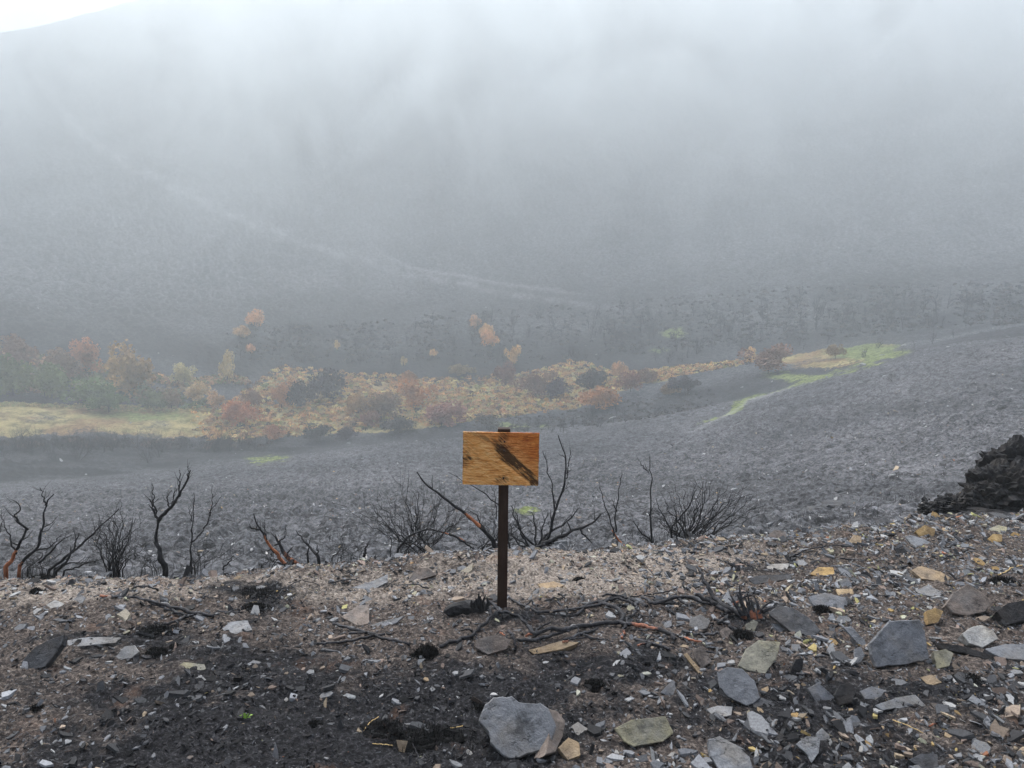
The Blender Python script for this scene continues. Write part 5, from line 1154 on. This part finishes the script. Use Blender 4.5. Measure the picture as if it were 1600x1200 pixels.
for px_, py_q in [(1350,560),(1372,545),(1410,556),(1255,548),(1130,520),(1190,530),(1455,540),(1490,530),(1430,548),(1395,600),(1250,600)]:
    burnt_tree(px_, py_q, RND.uniform(14, 26), lab('thin bare streamside tree', px_, py_q), 'bare trees by the stream')
# low brush covering the strip: many small tufts
def brush(n, seed, colset, region, size, name, label, band=None, patchy=False):
    r = np.random.default_rng(seed); Vs = []; tint = []
    pts = []
    while len(pts) < n:
        px_ = r.uniform(region[0], region[1]); lo_ = np.interp(px_, [0,350,440,560,700,800,900,1000,1080,1180,1290,1400,1500,1600], [686,692,690,680,668,655,640,605,588,575,582,556,532,522]); hi_ = np.interp(px_, [0,350,440,560,700,800,900,960,1080,1180,1290,1400,1500,1600], [600,640,575,590,600,590,570,590,578,568,545,540,518,514])
        if band is not None: lo_ = float(np.interp(px_, band[0], band[2])); hi_ = float(np.interp(px_, band[0], band[1]))
        q_ = min(px_-region[0], region[1]-px_)/90.0
        if px_ > 0 and px_ < 1560 and r.random() > q_: continue
        if patchy and r.random() > np.clip(0.45+1.5*float(fbm(px_*0.02, r.uniform(0, .3), 3, seed+50)), 0.04, 1): continue
        py_q = r.uniform(hi_-region[2], lo_-2 if region[0] > 0 else hi_+8); pts.append((px_, py_q))
    # sample positions on terrain by bulk marching
    P = np.array(pts); a, b_, c_ = ray(P[:, 0], P[:, 1]); h = np.hypot(a, b_); rs = np.linspace(90, 240, 500)
    x = (a/h)[:, None]*rs; y = (b_/h)[:, None]*rs; z = CAMZ+(c_/h)[:, None]*rs; g_ = base_z(x, y); k = np.argmax(z <= g_, 1); i = np.arange(n); X_, Y_ = x[i, k], y[i, k]; Zg = full_z(X_, Y_)
    L = 26; s = size*r.uniform(.4, 1.2, n); d = r.normal(0, 1, (n, L, 3)); d /= np.linalg.norm(d, axis=2)[..., None]; d[..., 2] = np.abs(d[..., 2])*.75
    C_ = np.stack([X_, Y_, Zg], -1)[:, None, :]+d*(s[:, None, None])*r.uniform(.5, 1, (n, L, 1)); u = r.normal(0, 1, (n, L, 3)); u /= np.linalg.norm(u, axis=2)[..., None]; w2 = np.cross(u, d); w2 /= np.linalg.norm(w2, axis=2)[..., None]+1e-6; q = s[:, None, None]*.22
    V = np.stack([C_-u*q, C_+w2*q, C_+u*q, C_-w2*q], 2).reshape(-1, 3); Q = np.arange(len(V)).reshape(-1, 4)
    col = np.array(colset)[r.integers(0, len(colset), n)]*r.uniform(.7, 1.3, (n, 1)); tint = np.repeat(np.c_[col, np.ones(n)], L*4, axis=0)
    tag(link(name, mesh(name, V, Q, M_chip, False, {'tint': ('FLOAT_COLOR', tint)})), label, kind='stuff')
brush(4600, 3, [(.60,.38,.15),(.62,.36,.14),(.55,.32,.14),(.46,.25,.11),(.34,.19,.09),(.17,.11,.07),(.08,.065,.055),(.60,.44,.18),(.48,.24,.10),(.26,.25,.10),(.62,.52,.22)], (290, 1180, 6), 0.66, 'brush', 'low rust, ochre and dark scrub over the valley floor')
brush(800, 13, [(.52,.29,.13),(.38,.21,.10),(.14,.16,.06),(.20,.13,.09)], (-40, 420, 0), 1.1, 'autumn_brush', 'hazy brown and olive scrub between the left-hand trees', ([-40,150,300,360,420], [545,575,600,590,600], [612,622,632,645,660]))
brush(2600, 14, [(.04,.04,.04),(.055,.052,.05),(.09,.078,.07),(.03,.03,.03)], (330, 1620, 0), 0.6, 'burnt_scrub', 'dark burnt scrub in the wood at the foot of the mountainside', ([330,800,1200,1620], [520,485,455,445], [568,572,538,508]), True)
brush(170, 15, [(.03,.03,.03),(.06,.052,.05),(.10,.07,.055)], (-20, 440, 0), 0.9, 'charred_scrub', 'charred low scrub along the foot of the meadow', ([-20,300,440], [692,694,694], [703,708,706]), True)
brush(500, 16, [(.05,.045,.045),(.08,.07,.065)], (760, 1130, 0), 0.4, 'grey_scrub', 'sparse grey scrub on the terrace right of the sign', ([760,900,1130], [662,640,610], [684,676,655]))
brush(260, 4, [(.10,.13,.05),(.16,.17,.07),(.26,.18,.10)], (-40, 330, 25), 1.2, 'green_brush', 'dim green scrub along the top of the meadow')
brush(900, 17, [(.50,.40,.18),(.42,.36,.16),(.30,.32,.13),(.36,.27,.12)], (-40, 400, 0), 0.35, 'meadow_grass', 'tufty yellow and green meadow grass on the left of the valley', ([-40,120,350,400], [628,630,640,655], [684,682,690,690]))
# pale boulders dotting the hillsides
xs_, ys_, zs_ = [], [], []
def keep_far(x, y, r): rad = np.hypot(x, y); px_, _ = project(x, y, 0*x); return (rad > 60) & (rad < 330) & (px_ > -100) & (px_ < 1700) & (r.random(len(x)) < .5)
build_chips('boulder_specks', *chips(5000, -230, 230, 60, 330, lambda x, y, r: np.clip(np.exp(r.normal(math.log(.2), .5, len(x))), .1, .8), lambda x, y: full_z(x, y), lambda x, y, r: np.array([.34, .34, .34])*r.uniform(.5, 1.1, (len(x), 1)), keep_far, 8), M_chip, 'pale stones dotting the mountainside')
